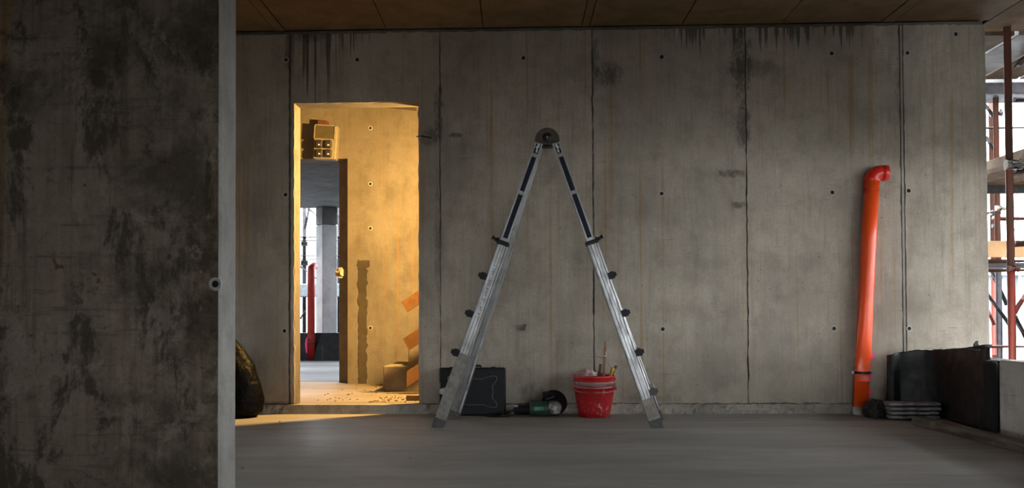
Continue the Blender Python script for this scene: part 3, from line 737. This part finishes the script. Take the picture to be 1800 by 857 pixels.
def side(foot, sgn):
    v = tops[sgn] - foot; L = v.length; ax = v.normalized()
    ex = Vector((ax.z, 0, -ax.x)) * sgn            # pointing outwards? fixed below
    if ex.x * (foot.x - tops[sgn].x) < 0: ex = -ex        # ex: outer side of the rail
    ey = Vector((0, 1, 0))
    cutz = .545                                    # share of length where the outer section ends
    # outer and inner rails, near and far
    oprof = [(-.037, 0), (-.037, .028), (.037, .028), (.037, 0), (.030, -.002), (.024, .004), (.012, .004), (.008, -.001), (-.008, -.001), (-.012, .004), (-.024, .004), (-.030, -.002)]
    iprof = [(-.024, .003), (-.024, .027), (.024, .027), (.024, .003), (.018, .003), (.016, .007), (-.016, .007), (-.018, .003)]
    for far in (0, 1):
        dv0 = depth_dir * (wb * far); dv1 = depth_top * (wt_ * far)
        pt = lambda s: foot + v * s + dv0 + (dv1 - dv0) * s
        bm = B(); extr(bm, oprof, pt(.022), pt(.635), ex, ey); outer = obj('outer_rail', bm, M_alu, lad)
        bm = B(); extr(bm, iprof, pt(.60), pt(.985), ex, ey); inner = obj('inner_rail', bm, M_alu, lad)
        bm = B(); extr(bm, [(-.040, -.005), (-.040, .031), (.040, .031), (.040, -.005)], pt(.0), pt(.030), ex, ey)
        for vv in bm.verts:                       # flat on the floor
            if vv.co.z < .035: vv.co.z = 0.0
        obj('rubber_foot', bm, M_rubber, lad)
        if not far:
            # dark sticker strips on the inner rail and swaged rung ends
            segs = [(.655, .805), (.818, .935), (.948, .98)]
            for k2, (s0_, s1_) in enumerate(segs):
                bm = B(); extr(bm, [(-.0145, .004), (-.0145, .0075), (.0145, .0075), (.0145, .004)], pt(s0_), pt(s1_), ex, ey); stq = obj('sticker', bm, M_navy, inner)
                if k2 == 2:
                    rr = random.Random(4)
                    for q in range(6):
                        bm = B(); s_ = s0_ + (s1_ - s0_) * (.1 + .15 * q); wd = rr.uniform(.004, .009); off = rr.uniform(-.004, .004)
                        extr(bm, [(off - wd, .0025), (off - wd, .0045), (off + wd, .0045), (off + wd, .0025)], pt(s_), pt(s_ + .004), ex, ey); obj('print_line', bm, M_wht, stq)
            for s_ in (.811, .9415):
                bm = B(); c = pt(s_) + Vector((0, .002, 0)); ringp = [c + ex * (.013 * math.cos(a)) + ax * (.011 * math.sin(a)) for a in [2 * math.pi * q / 20 for q in range(20)]]
                tube(bm, ringp, .0022, 6, closed=True); obj('rung_end', bm, M_brass, inner)
            if sgn < 0:                            # worn paper label on the left rail
                bm = B(); extr(bm, [(-.010, -.0045), (-.010, .002), (.012, .002), (.012, -.0045)], pt(.385), pt(.555), ex, ey); lb = obj('paper_label', bm, None or M_lab, outer)
                rr = random.Random(8)
                for q in range(22):
                    s_ = .392 + q * .0072; wd = rr.uniform(.003, .009)
                    if rr.random() < .2: continue
                    bm = B(); extr(bm, [(-.008, -.0052), (-.008, -.004), (-.008 + wd * 2, -.004), (-.008 + wd * 2, -.0052)], pt(s_), pt(s_ + .0035), ex, ey)
                    obj('print_line', bm, M_labr if rr.random() < .25 else M_labd, lb)
            # dusty lower skin
            bm = B(); extr(bm, [(-.0375, -.0035), (-.0375, .0), (.0375, .0), (.0375, -.0035)], pt(.031), pt(.255 if sgn < 0 else .10), ex, ey); obj('dusty_skin', bm, M_dusty, outer)
            # sliding collar with the black locking lever
            bm = B(); extr(bm, [(-.040, -.006), (-.040, .034), (.043, .034), (.043, -.006)], pt(.630), pt(.642), ex, ey)
            obj('collar', bm, M_blackp if sgn < 0 else M_rubber, lad)
            bm = B(); c = pt(.643) + ex * .032
            extr(bm, [(-.036, -.022), (-.036, -.004), (.06, -.004), (.06, -.022)], pt(.6375) - ax * .006, pt(.6465) - ax * .004, ex, ey)
            tube(bm, [c + ex * .0 + Vector((0, -.015, 0)), c + ex * .045 + Vector((0, -.015, 0))], .016, 10); obj('locking_lever', bm, M_blackp, lad)
    # rungs
    for s_ in (.515, .385, .25, .115):
        a = foot + v * s_ + ex * .048; bq = a + depth_dir.lerp(depth_top, s_) * (wb + (wt_ - wb) * s_) + Vector((0, .03, 0))
        bm = B(); extr(bm, [(-.016, -.018), (.012, -.018), (.018, -.008), (.018, .008), (.012, .018), (-.016, .018)], a + Vector((0, .01, 0)), bq, ex, ax); rg = obj('rung', bm, M_alu, lad)
        dark = not (s_ == .115 and sgn > 0)
        if s_ == .115 and sgn < 0: continue
        bm = B(); extr(bm, [(-.020, -.020), (.014, -.024), (.022, -.016), (.022, .016), (.014, .024), (-.020, .020)], a + Vector((0, -.012, 0)), a + Vector((0, .022, 0)), ex, ax)
        extr(bm, [(.010, -.013), (.034, -.013), (.034, .013), (.010, .013)], a + Vector((0, -.004, 0)), a + Vector((0, .018, 0)), ex, ax)
        obj('rung_cap', bm, M_blackp if dark else M_rubber, rg)
    for s_ in (.70, .811, .9415):
        a = foot + v * s_ + Vector((0, .012, 0)); bq = foot + v * s_ + depth_dir.lerp(depth_top, s_) * (wb + (wt_ - wb) * s_)
        bm = B(); tube(bm, [a, bq + Vector((0, .012, 0))], .013, 10); obj('rung', bm, M_alu, lad, True)
t = NT('worn_label'); n = t.noise(t.oc, 60, 4, .6); M_lab = t.fin(t.mix(t.rng(n, .45, .6), (.62, .64, .64), (.40, .40, .39)), .6)
M_labr = simple('label_red', (.45, .12, .10), .6); M_labd = simple('label_grey', (.22, .23, .25), .6)
side(fl, -1); side(fr, 1)
# hinges
M_hinge = simple('brown_black_hinge', (.055, .036, .018), .55, scale=30); M_knob = simple('hinge_knob', (.008, .008, .008), .4)
for far in (0, 1):
    c = top + depth_top * (wt_ * far) + Vector((0, 0, -.010))
    r = .078; poly = [(c.x + r * math.cos(a), c.z + r * math.sin(a)) for a in [R(-8) + (math.pi + R(16)) * q / 24 for q in range(25)]]
    poly += [(c.x - .03, c.z - .022), (c.x + .03, c.z - .022)]
    bm = B(); prism(bm, poly, 'y', c.y - .012, c.y + .034); h = obj('hinge', bm, M_hinge, lad)
    bm = B(); lathe(bm, [(0, .012), (.026, .012), (.030, .008), (.031, 0)], 20, Matrix.Translation(c + Vector((0, -.012, .016))) @ Matrix.Rotation(R(90), 4, 'X')); obj('hinge_knob', bm, M_knob, h, True)
    bm = B(); lathe(bm, [(0, .004), (.005, .004), (.005, 0)], 10, Matrix.Translation(c + Vector((0, -.023, .016))) @ Matrix.Rotation(R(90), 4, 'X')); obj('hinge_bolt', bm, M_steel, h)

# ---------------------------------------------------------------- black tool case against the wall
ca = W(772, 729, -.13); cb2 = W(889, 729, -.13); ctz = W(830, 646, -.13).z
cw, chh = cb2.x - ca.x, ctz
case = thing('tool_case', 'black plastic tool case standing against the wall behind the left ladder leg', 'case', ((ca.x + cb2.x) / 2, -.085, 0))
bm = B(); box(bm, (0, -.026, chh / 2), (cw, .046, chh), None, .014, 3); obj('lid', bm, M_case, case)
bm = B(); box(bm, (0, .023, chh / 2), (cw - .004, .048, chh - .004), None, .014, 3); obj('shell', bm, M_case, case)
# raised outline of the lid's relief: a rounded frame with lobes at its corners
pts = []
hx, hz = cw * .31, chh * .26
cz = chh * .50
N = 120
for q in range(N):
    a = 2 * math.pi * q / N
    ca_, sa_ = math.cos(a), math.sin(a)
    rr = 1 / max((abs(ca_) ** 5 + abs(sa_) ** 5) ** .2, 1e-6)
    lob = math.exp(-((abs(abs(a % math.pi - math.pi / 2)) - R(45)) / R(13)) ** 2)
    rr *= 1 + .33 * lob - .05 * math.exp(-((abs(abs(a % math.pi - math.pi / 2)) - R(66)) / R(9)) ** 2) - .05 * math.exp(-((abs(abs(a % math.pi - math.pi / 2)) - R(24)) / R(9)) ** 2)
    pts.append((hx * rr * ca_, -.0495, cz + hz * rr * sa_ * 1.05))
bm = B(); tube(bm, pts, .0032, 6, closed=True); obj('relief_outline', bm, simple('grey_outline', (.075, .076, .08), .55, scale=30), case, True)  # ridge coloured paler than the lid
bm = B(); tube(bm, [(-.06, 0, chh - .006), (-.055, 0, chh + .012), (.055, 0, chh + .012), (.06, 0, chh - .006)], .008, 8); obj('handle', bm, M_blackp, case, True)
for sx_ in (-.15, .15):
    bm = B(); box(bm, (sx_ * cw / .48, -.02, chh - .01), (.035, .05, .03), None, .004); obj('latch', bm, M_blackp, case)
bm = B(); box(bm, (-cw / 2 + .006, -.052, chh * .58), (.008, .004, .075)); obj('side_tag', bm, simple('pale_scuff', (.25, .22, .18), .7), case)

# ---------------------------------------------------------------- angle grinder lying by the wall
gp = F(945, 733); gd = thing('angle_grinder', 'green and black angle grinder lying on the floor beside the red buckets', 'power tool', (gp.x + .01, -.17, 0), R(4)); gd.scale = (1.32, 1.32, 1.32)
M_green = simple('green_plastic', (.008, .055, .030), .45, scale=25, col2=(.02, .03, .024)); M_gear = simple('scuffed_gearbox', (.40, .39, .37), .5, .4, scale=26, bump=.7, col2=(.10, .095, .09))
RX = Matrix.Rotation(R(90), 4, 'Y')
bm = B(); lathe(bm, [(0, -.10), (.020, -.10), (.026, -.085), (.027, -.02), (.034, 0), (.0, .0)], 20, Matrix.Translation((-.035, 0, .036)) @ RX); obj('rear_grip', bm, M_blackp, gd, True)
bm = B(); lathe(bm, [(0, 0), (.036, 0), (.039, .008), (.040, .09), (.037, .10), (0, .10)], 24, Matrix.Translation((-.05, 0, .041)) @ RX); obj('motor_housing', bm, M_green, gd, True)
bm = B(); box(bm, (-.005, -.041, .045), (.05, .004, .022), None, .002); obj('name_plate', bm, simple('dark_green_plate', (.02, .16, .09), .4), gd)
bm = B(); lathe(bm, [(0, 0), (.036, 0), (.038, .015), (.034, .045), (.024, .065), (0, .07)], 18, Matrix.Translation((.05, -.005, .045)) @ Matrix.Rotation(R(14), 4, 'Z') @ RX)
box(bm, (.075, -.03, .05), (.05, .03, .04), Matrix.Rotation(R(20), 3, 'Y'), .008); box(bm, (.09, -.02, .025), (.04, .04, .03), None, .008)
obj('gear_head', bm, M_gear, gd)
GM = Matrix.Translation((.085, .03, .07)) @ Matrix.Rotation(R(64), 4, 'X') @ Matrix.Rotation(R(12), 4, 'Y')
bm = B(); lathe(bm, [(0, .012), (.066, .012), (.069, .008), (.069, -.018), (.064, -.018), (.064, .006), (0, .006)], 32, GM); obj('disc_guard', bm, M_blackp, gd)
bm = B(); lathe(bm, [(0, -.006), (.060, -.006), (.062, -.008), (.060, -.010), (0, -.010)], 32, GM); obj('cutting_disc', bm, simple('worn_disc', (.03, .03, .03), .8), gd)
bm = B(); tube(bm, [(.045, .0, .085), (.035, -.005, .11), (.03, -.01, .128)], .015, 10, radii=[.012, .015, .012])
box(bm, (.06, 0, .10), (.06, .045, .035), Matrix.Rotation(R(-18), 3, 'Y'), .012); obj('side_handle', bm, M_blackp, gd)
bm = B(); tube(bm, [(-.13, 0, .036), (-.17, .0, .02), (-.21, -.01, .009), (-.27, -.03, .008), (-.30, .01, .008), (-.24, .03, .012), (-.20, .01, .022), (-.16, -.03, .009), (-.24, -.045, .008)], .0055, 8); obj('power_cord', bm, M_blackp, gd, True)
bm = B(); box(bm, (-.125, -.02, .058), (.028, .02, .014), Matrix.Rotation(R(20), 3, 'Z'), .005); obj('plug', bm, simple('grey_plug', (.3, .3, .29), .6), gd)

# ---------------------------------------------------------------- nested buckets
by = -.175
bc = W(1045, 731, by); kk = (CD + by) / FOC
def redmat(name, c):
    t = NT(name); n = t.noise(t.oc, 22, 6, .65, .6); m2 = t.noise(t.oc, 7, 3, .5); v = t.noise(t.vmul(t.oc, (50, 50, 20)), 1.0, 5, .7, 1.0)
    f = t.math('MULTIPLY', t.rng(v, .55, .64), t.rng(m2, .40, .56))
    cc = t.mix(t.math('MULTIPLY', f, .7), t.mix(t.rng(n, .4, .7), c, tuple(k * .75 for k in c)), (.55, .42, .38)); return t.fin(cc, .42)
M_red = redmat('red_bucket_plastic', (.42, .006, .010)); M_grey = redmat('grey_bucket_plastic', (.26, .17, .16)); M_wire = simple('wire_handle', (.4, .4, .39), .4, .9)
M_red2 = redmat('bright_red_bucket_plastic', (.50, .009, .009))
def bucket(name, label, z0, rb, rt_, h, mat, bail, lipw=.006, body=True):
    t = thing(name, label, 'bucket', (bc.x, by, z0), 0, 'buckets nested beside the grinder')
    bm = B(); lathe(bm, [(0, .004), (rb - .003, .004), (rt_ - .003, h), (rt_, h + .002), (rt_ + lipw, h), (rt_ + lipw, h - .014), (rt_ + .001, h - .016), (rt_ - .003, h - .03), (rb + .25 * (rt_ - rb), h * .25), (rb, 0), (0, 0)], 48)
    obj('body', bm, mat, t, True)
    if bail == 'front':
        pts = [(rt_ * 1.05 * math.cos(a), -rt_ * 1.07 * math.sin(a), h - .022 - .018 * math.sin(a)) for a in [math.pi * q / 24 for q in range(25)]]
    else:
        pts = [(rt_ * 1.0 * math.cos(a) - .01, .02 + .03 * math.sin(a), h - .01 + .145 * math.sin(a)) for a in [math.pi * q / 24 for q in range(25)]]
    bm = B(); tube(bm, pts, .0026, 6); obj('bail_handle', bm, M_wire, t, True)
    for s_ in (-1, 1):
        bm = B(); box(bm, (s_ * (rt_ + .004), 0, h - .022), (.012, .03, .026), None, .003); obj('handle_ear', bm, mat, t)
    return t
rim1 = W(1045, 677, by).z; rim3 = W(1045, 659, by).z
bucket('bucket', 'plaster-smeared red bucket, outermost and lowest rim of the nested three', 0.0, 26.5 * kk, 36.0 * kk, rim1, M_red, 'front')
bucket('bucket', 'pale grey bucket nested between the two red buckets', .022, 25.6 * kk, 35.0 * kk, rim1 + .030 - .022, M_grey, 'front', .004)
bucket('bucket', 'bright red bucket nested on top, holding sticks and tools', .044, 24.6 * kk, 34.6 * kk, rim3 - .044, M_red2, 'up', .004)
# things standing in the top bucket
bz = .06
def inb(name, label, cat, pts, r, mat, n=8, parts=()):
    base = Vector((bc.x, by, 0)) + Vector(pts[0])
    t = thing(name, label, cat, base)
    bm = B(); tube(bm, [Vector((bc.x, by, 0)) + Vector(p) - base for p in pts], r, n); obj('shaft', bm, mat, t)
    for (nm, pa, pb2, r2, m2) in parts:
        bm = B(); tube(bm, [Vector((bc.x, by, 0)) + Vector(pa) - base, Vector((bc.x, by, 0)) + Vector(pb2) - base], r2, n); obj(nm, bm, m2, t)
    return t
M_stick = simple('raw_stick', (.36, .22, .12), .7, scale=14); M_dkst = simple('dark_stick', (.13, .085, .05), .8, scale=14)
zt3 = W(1066, 600, by).z
inb('wooden_stick', 'tall raw wooden stick standing in the red bucket', 'stick', [(.045, -.03, bz), (.085, .03, zt3)], .0095, M_stick, 6, [('white_band', (.0760, .0165, zt3 - .105), (.0795, .0225, zt3 - .075), .0105, M_wht)])
inb('wooden_stick', 'short dark stick beside the tall raw stick in the bucket', 'stick', [(.005, .01, bz), (.048, .035, W(1060, 640, by).z)], .010, M_dkst, 6)
inb('hand_tool', 'yellow and black gripped hand tool among the sticks in the bucket', 'tool', [(.06, -.02, bz), (.11, .02, rim3 - .01)], .008, M_steel, 8, [('handle', (.105, .014, rim3 - .02), (.135, .036, rim3 + .045), .017, simple('yellow_grip', (.75, .42, .01), .5)), ('end_cap', (.104, .013, rim3 - .022), (.109, .018, rim3 - .008), .018, M_blackp)])
inb('wooden_rod', 'short dark brown wooden rod leaning right in the bucket', 'rod', [(.05, .03, bz), (.125, .05, rim3 - .0), (.16, .05, W(1083, 643, by).z)], .011, M_dkst, 8)
inb('paint_paddle', 'small tan wooden paddle lying low in the bucket', 'paddle', [(-.02, .03, bz), (.02, .06, rim3 + .03)], .012, simple('tan_paddle', (.42, .28, .12), .7), 6)
# crumpled film, opaque, the red showing through put into its colour
t = NT('opaque_film'); fn = t.noise(t.oc, 30, 4, .6, .8); M_film = t.fin(t.mix(t.rng(fn, .4, .65), (.34, .19, .18), (.46, .42, .40)), .45, 0, .3)
bm = B(); bmesh.ops.create_icosphere(bm, subdivisions=4, radius=1.0)
for v in bm.verts:
    n_ = v.co.copy(); k2 = 1 + .35 * mnoise.noise(n_ * 2.2) + .15 * abs(mnoise.noise(n_ * 5))
    v.co = Vector((n_.x * .065 * k2, n_.y * .055 * k2, n_.z * .034 * k2))
fo = obj('plastic_film', bm, M_film, None, True); fo.location = (bc.x - .055, by - .03, rim3 + .008); tag(fo, 'crumpled pale plastic film on the left side of the red bucket', 'plastic film')

# ---------------------------------------------------------------- orange drain pipe leaning on the wall
M_or = simple('orange_pipe_plastic', (.86, .085, .012), .32, scale=4, var=.06); M_orr = simple('red_elbow_plastic', (.70, .025, .012), .35, scale=4, var=.06)
pb = W(1512, 727, -.085); pb.z = 0
op = thing('drain_pipe', 'tall orange plastic drain pipe with elbow leaning on the concrete wall', 'pipe', (pb.x, -.085, 0))
tpz = W(1533, 318, -.075); tv = Vector((tpz.x - pb.x, .016, tpz.z))
pr = .0525
zcap = .05
bm = B(); tube(bm, [tv * (.035), tv * .25, tv * .5, tv * .75, tv], pr, 32); obj('pipe_body', bm, M_or, op, True)
bm = B(); tube(bm, [Vector((0, 0, .0)), tv * .036], pr * 1.005, 32); obj('pipe_end', bm, simple('pale_pipe_end', (.55, .52, .47), .6), op, True)
ax = tv.normalized(); ex = Vector((1, 0, 0)); bend = .058
pts = [tv - ax * .07, tv]
radl = [pr * 1.035, pr * 1.035]
c0 = tv + ex * bend
for q in range(1, 9):
    a = math.pi / 2 * q / 8; pts.append(c0 - ex * bend * math.cos(a) + ax * bend * math.sin(a)); radl.append(pr * 1.02)
pts += [pts[-1] + ex * .008, pts[-1] + ex * .009, pts[-1] + ex * .048]; radl += [pr * 1.02, pr * 1.06, pr * 1.06]
bm = B(); tube(bm, pts, pr, 32, radii=radl); obj('elbow', bm, M_orr, op, True)
zc = W(1514, 654, -.085).z; cc = tv * (zc / tv.z)
bm = B(); lathe(bm, [(pr, -.009), (pr + .007, -.009), (pr + .007, .009), (pr, .009)], 32, Matrix.Translation(cc)); cl = obj('clamp', bm, simple('black_clamp', (.015, .015, .015), .4, .6), op)
for s_ in (-1, 1):
    bm = B(); box(bm, cc + Vector((s_ * (pr + .014), 0, 0)), (.026, .012, .022), None, .002); tube(bm, [cc + Vector((s_ * (pr + .018), -.015, 0)), cc + Vector((s_ * (pr + .018), .015, 0))], .006, 8); obj('clamp_lug', bm, M_steel, cl)
bm = B(); tube(bm, [cc + Vector((0, pr, 0)), cc + Vector((0, .074, 0))], .005, 8); obj('clamp_screw', bm, M_steel, cl)

# ---------------------------------------------------------------- bitumen sheets
M_bit = simple('bitumen_membrane', (.017, .017, .0175), .55, scale=14, bump=.35, col2=(.009, .009, .009), spec=.35)
M_bitg = simple('dusty_bitumen_edge', (.30, .29, .29), .75, scale=22, bump=.4, col2=(.10, .098, .10))
# big sheet standing in front of the parapet
ctl = [(1553, 620, 6.36), (1600, 616.5, 6.33), (1640, 614, 6.28), (1662, 612.5, 6.14), (1690, 611, 5.90), (1720, 608.5, 5.63), (1741, 607.5, 5.47)]
def spath(u):
    k_ = min(int(u * 6), 5); f_ = u * 6 - k_; p0, p1 = ctl[k_], ctl[k_ + 1]
    return D(*[p0[q] + (p1[q] - p0[q]) * f_ for q in range(3)])
BLc, BRc = spath(0), spath(1)
sh = thing('membrane_sheet', 'large black bitumen membrane sheet standing against the wall corner and parapet', 'sheet', ((BLc.x + BRc.x) / 2, (BLc.y + BRc.y) / 2, 0))
base = sh.location.copy()
bm = B(); NU, NV = 84, 36; g = []
for i in range(NU + 1):
    u = i / NU; colv = []
    tp_ = (spath(max(u - .06, 0)) + spath(u) * 2 + spath(min(u + .06, 1))) / 4 if .06 < u < .94 else spath(u)
    tg = spath(min(u + .03, 1)) - spath(max(u - .03, 0)); nrm = Vector((tg.y, -tg.x, 0)).normalized()
    for j in range(NV + 1):
        v_ = j / NV
        p = Vector((tp_.x, tp_.y, .003 + (tp_.z - .003) * v_))
        p = p + nrm * (.010 * mnoise.noise(Vector((u * 5, v_ * 2.2, 1))) + .006 * mnoise.noise(Vector((u * 16, v_ * 8, 5))) + .02 * (1 - v_) ** 2)
        p.z += (.008 * mnoise.noise(Vector((u * 7, 3, 3))) + .004 * mnoise.noise(Vector((u * 26, 3, 3)))) * v_ ** 3
        if u < .09:
            f_ = (.09 - u) / .09; p = p + nrm * (.045 * math.sin(f_ * 2.6)) + Vector((.022 * f_ * f_, 0, -.012 * f_ * v_))
        colv.append(bm.verts.new(p - base))
    g.append(colv)
for i in range(NU):
    for j in range(NV): bm.faces.new((g[i][j], g[i + 1][j], g[i + 1][j + 1], g[i][j + 1]))
so = obj('sheet_body', bm, M_bit, sh, True); md = so.modifiers.new('thickness', 'SOLIDIFY'); md.thickness = .008; md.offset = -1
# torn tongue and curled flap on its top edge
bm = B(); tp = D(1715, 609, 5.5) - base
prism(bm, [(tp.x - .018, tp.z - .02), (tp.x + .03, tp.z - .02), (tp.x + .022, tp.z + .005), (tp.x + .014, tp.z + .022), (tp.x + .018, tp.z + .036), (tp.x + .004, tp.z + .033), (tp.x - .008, tp.z + .018)], 'y', tp.y, tp.y + .009); obj('torn_flap', bm, M_bit, sh)
bm = B(); tube(bm, [D(1700, 614, 5.5) - base, D(1715, 611, 5.5) - base, D(1728, 609, 5.46) - base, D(1744, 607, 5.44) - base], .012, 8, radii=[.004, .010, .013, .008]); obj('curled_edge', bm, M_bit, sh, True)
# black foam strip at the end of the parapet
f0 = D(1749, 700, 5.36); zf = D(1749, 633, 5.36).z
fs = obj('foam_strip', box(B(), (0, 0, zf / 2), (.052, .10, zf), None, .02, 3), simple('black_foam', (.006, .006, .006), .9)); fs.location = (PAX - .024, e.y + .055, 0)
tag(fs, 'upright black foam strip between the membrane sheet and the parapet block', 'foam strip')
# stack of folded sheets lying on the floor
st0, st1 = F(1566, 738), F(1661, 740); yl = F(1610, 738).y
def folded(z, x0, x1, seed, th):
    bm = B(); r2 = random.Random(seed); NX = 26; prof = []
    ring = []
    for i in range(NX + 1):
        u = i / NX; x = x0 + (x1 - x0) * u; rows_ = []
        dz = .004 * mnoise.noise(Vector((u * 5, seed, 0))) + .0015 * mnoise.noise(Vector((u * 18, seed, 4)))
        sy = .004 * mnoise.noise(Vector((u * 7, seed, 8)))
        for q in range(14):
            a = 2 * math.pi * q / 14
            yy = .085 * (abs(math.cos(a)) ** .35) * (1 if math.cos(a) > 0 else -1); zz = th / 2 * (abs(math.sin(a)) ** .6) * (1 if math.sin(a) > 0 else -1)
            rows_.append(bm.verts.new((x - (x0 + x1) / 2, yy + sy, zz + th / 2 + dz + .0045)))
        ring.append(rows_)
    for i in range(NX):
        for q in range(14): bm.faces.new((ring[i][q], ring[i][(q + 1) % 14], ring[i + 1][(q + 1) % 14], ring[i + 1][q]))
    bm.faces.new(ring[0][::-1]); bm.faces.new(ring[-1]); return bm
labs = ['folded bitumen sheet at the bottom of the stack by the pipe', 'folded bitumen sheet second from the bottom of the stack', 'folded bitumen sheet second from the top of the stack', 'folded bitumen sheet on top of the stack by the pipe']
ytop = D(1615, 706, 6.06).z
th = ytop / 4.3
xs0, xs1 = st0.x, st1.x
for i in range(4):
    z = i * (th * 1.02)
    o = obj('folded_sheet', folded(z, xs0 + [0, .012, -.005, -.02][i], xs1 + [-.004, .002, .006, -.006][i], i * 7 + 1, th * .82), M_bitg, None, True)
    o.location = ((xs0 + xs1) / 2, yl + .085 + [0, .004, -.003, .012][i], z); tag(o, labs[i], 'sheet', 'folded sheets stacked by the pipe')
# crumpled end of membrane left of the stack
bm = B(); bmesh.ops.create_icosphere(bm, subdivisions=4, radius=1.0)
for v in bm.verts:
    n_ = v.co.copy(); k2 = 1 + .30 * mnoise.noise(n_ * 2.0 + Vector((3, 1, 0))) + .22 * abs(mnoise.noise(n_ * 4.5))
    v.co = Vector((n_.x * .062 * k2, n_.y * .08 * k2, max(n_.z * .075 * k2, -.045) ))
o = obj('crumpled_membrane', bm, M_bit, None); cp_ = F(1550, 735); o.location = (cp_.x - .030, yl + .15, .047); tag(o, 'crumpled dark membrane scrap between the pipe and the folded stack', 'membrane scrap')

# ---------------------------------------------------------------- timber lying along the parapet
ta, tb_ = F(1602, 745), F(1800, 797)
dv = (tb_ - ta); L = dv.length; dirv = dv.normalized(); ang = math.atan2(dirv.y, dirv.x)
t = NT('weathered_timber'); n1 = t.noise(t.vmul(t.oc, (2.5, 30, 30)), 1.0, 6, .65); n2 = t.noise(t.oc, 6, 5, .6)
cc_ = t.mix(t.rng(n1, .35, .65), (.17, .14, .11), (.05, .04, .028)); cc_ = t.mix(t.rng(n2, .52, .7, 0, .6), cc_, (.24, .21, .18)); t.bump(n1, .5, .01); M_tim = t.fin(cc_, .85)
bm = B(); box(bm, (L * .5 + .3, .055, .024), (L + .62, .10, .048), None, .004)
for v in bm.verts: v.co.z += 0
tim = obj('floor_timber', bm, M_tim); tim.location = (ta.x, ta.y, 0); tim.rotation_euler = (0, 0, ang)
tag(tim, 'long weathered timber lying on the floor along the parapet', 'timber')

# ---------------------------------------------------------------- black rubbish bag behind the foreground wall
t = NT('black_bag_plastic'); n1 = t.noise(t.oc, 16, 4, .6, 1.2); t.bump(n1, .35, .03); M_bag = t.fin((.002, .002, .0022), .42, 0, .06)
bgp = W(390, 728, -.21)
bag = thing('rubbish_bag', 'bulging black plastic rubbish bag on the floor beside the foreground wall', 'bag', (bgp.x, -.20, 0))
bm = B(); NR, NS = 44, 72; rings = []
H = W(390, 572, -.21).z
for i in range(NR + 1):
    v_ = i / NR; ring = []
    prof = [(.0, .82), (.06, .97), (.18, 1.0), (.35, .93), (.55, .76), (.75, .50), (.9, .22), (1.0, .09)]
    for (a0, r0), (a1, r1) in zip(prof, prof[1:]):
        if a0 <= v_ <= a1: rr = r0 + (r1 - r0) * (v_ - a0) / (a1 - a0)
    for k2 in range(NS):
        a = 2 * math.pi * k2 / NS; d = Vector((math.cos(a), math.sin(a), v_ * 1.8))
        wr = .05 * mnoise.noise(d * 1.6) + .05 * abs(mnoise.noise(d * 3.3)) * (1 - v_ * .5) + .016 * abs(mnoise.noise(Vector((a * 4, v_ * 6, 1))))
        r3 = rr * (1 + wr)
        z = v_ * H + .015 * mnoise.noise(d * 2.5) * math.sin(v_ * math.pi)
        ring.append(bm.verts.new((.295 * r3 * d.x, .165 * r3 * d.y, max(z, 0.0))))
    rings.append(ring)
for A, C in zip(rings, rings[1:]):
    for k2 in range(NS): bm.faces.new((A[k2], A[(k2 + 1) % NS], C[(k2 + 1) % NS], C[k2]))
bm.faces.new(rings[0][::-1]); bm.faces.new(rings[-1])
obj('bag_body', bm, M_bag, bag, True)
bm = B(); tube(bm, [(0, 0, H - .03), (.01, 0, H + .02), (.0, .01, H + .07)], .03, 10, radii=[.03, .022, .05]); obj('tied_neck', bm, M_bag, bag, True)

# ---------------------------------------------------------------- loose pebbles on the screed
pm = None
for k2, (u, v, s, lab) in enumerate([(427, 823, .008, 'tiny pale pebble on the floor near the foreground wall end'), (492, 741, .007, 'tiny pebble in the warm wedge of light'), (722, 805, .006, 'tiny dark pebble alone on the mid floor')]):
    p = F(u, v); bm = B(); bmesh.ops.create_icosphere(bm, subdivisions=2, radius=s)
    for vv in bm.verts: vv.co = vv.co * (1 + .3 * mnoise.noise(vv.co * 200)); vv.co.z *= .7
    o = obj('pebble', bm, simple('pebble_stone', (.3, .29, .27), .8)); o.location = (p.x, p.y, s * .62); tag(o, lab, 'pebble', 'pebbles on the screed')
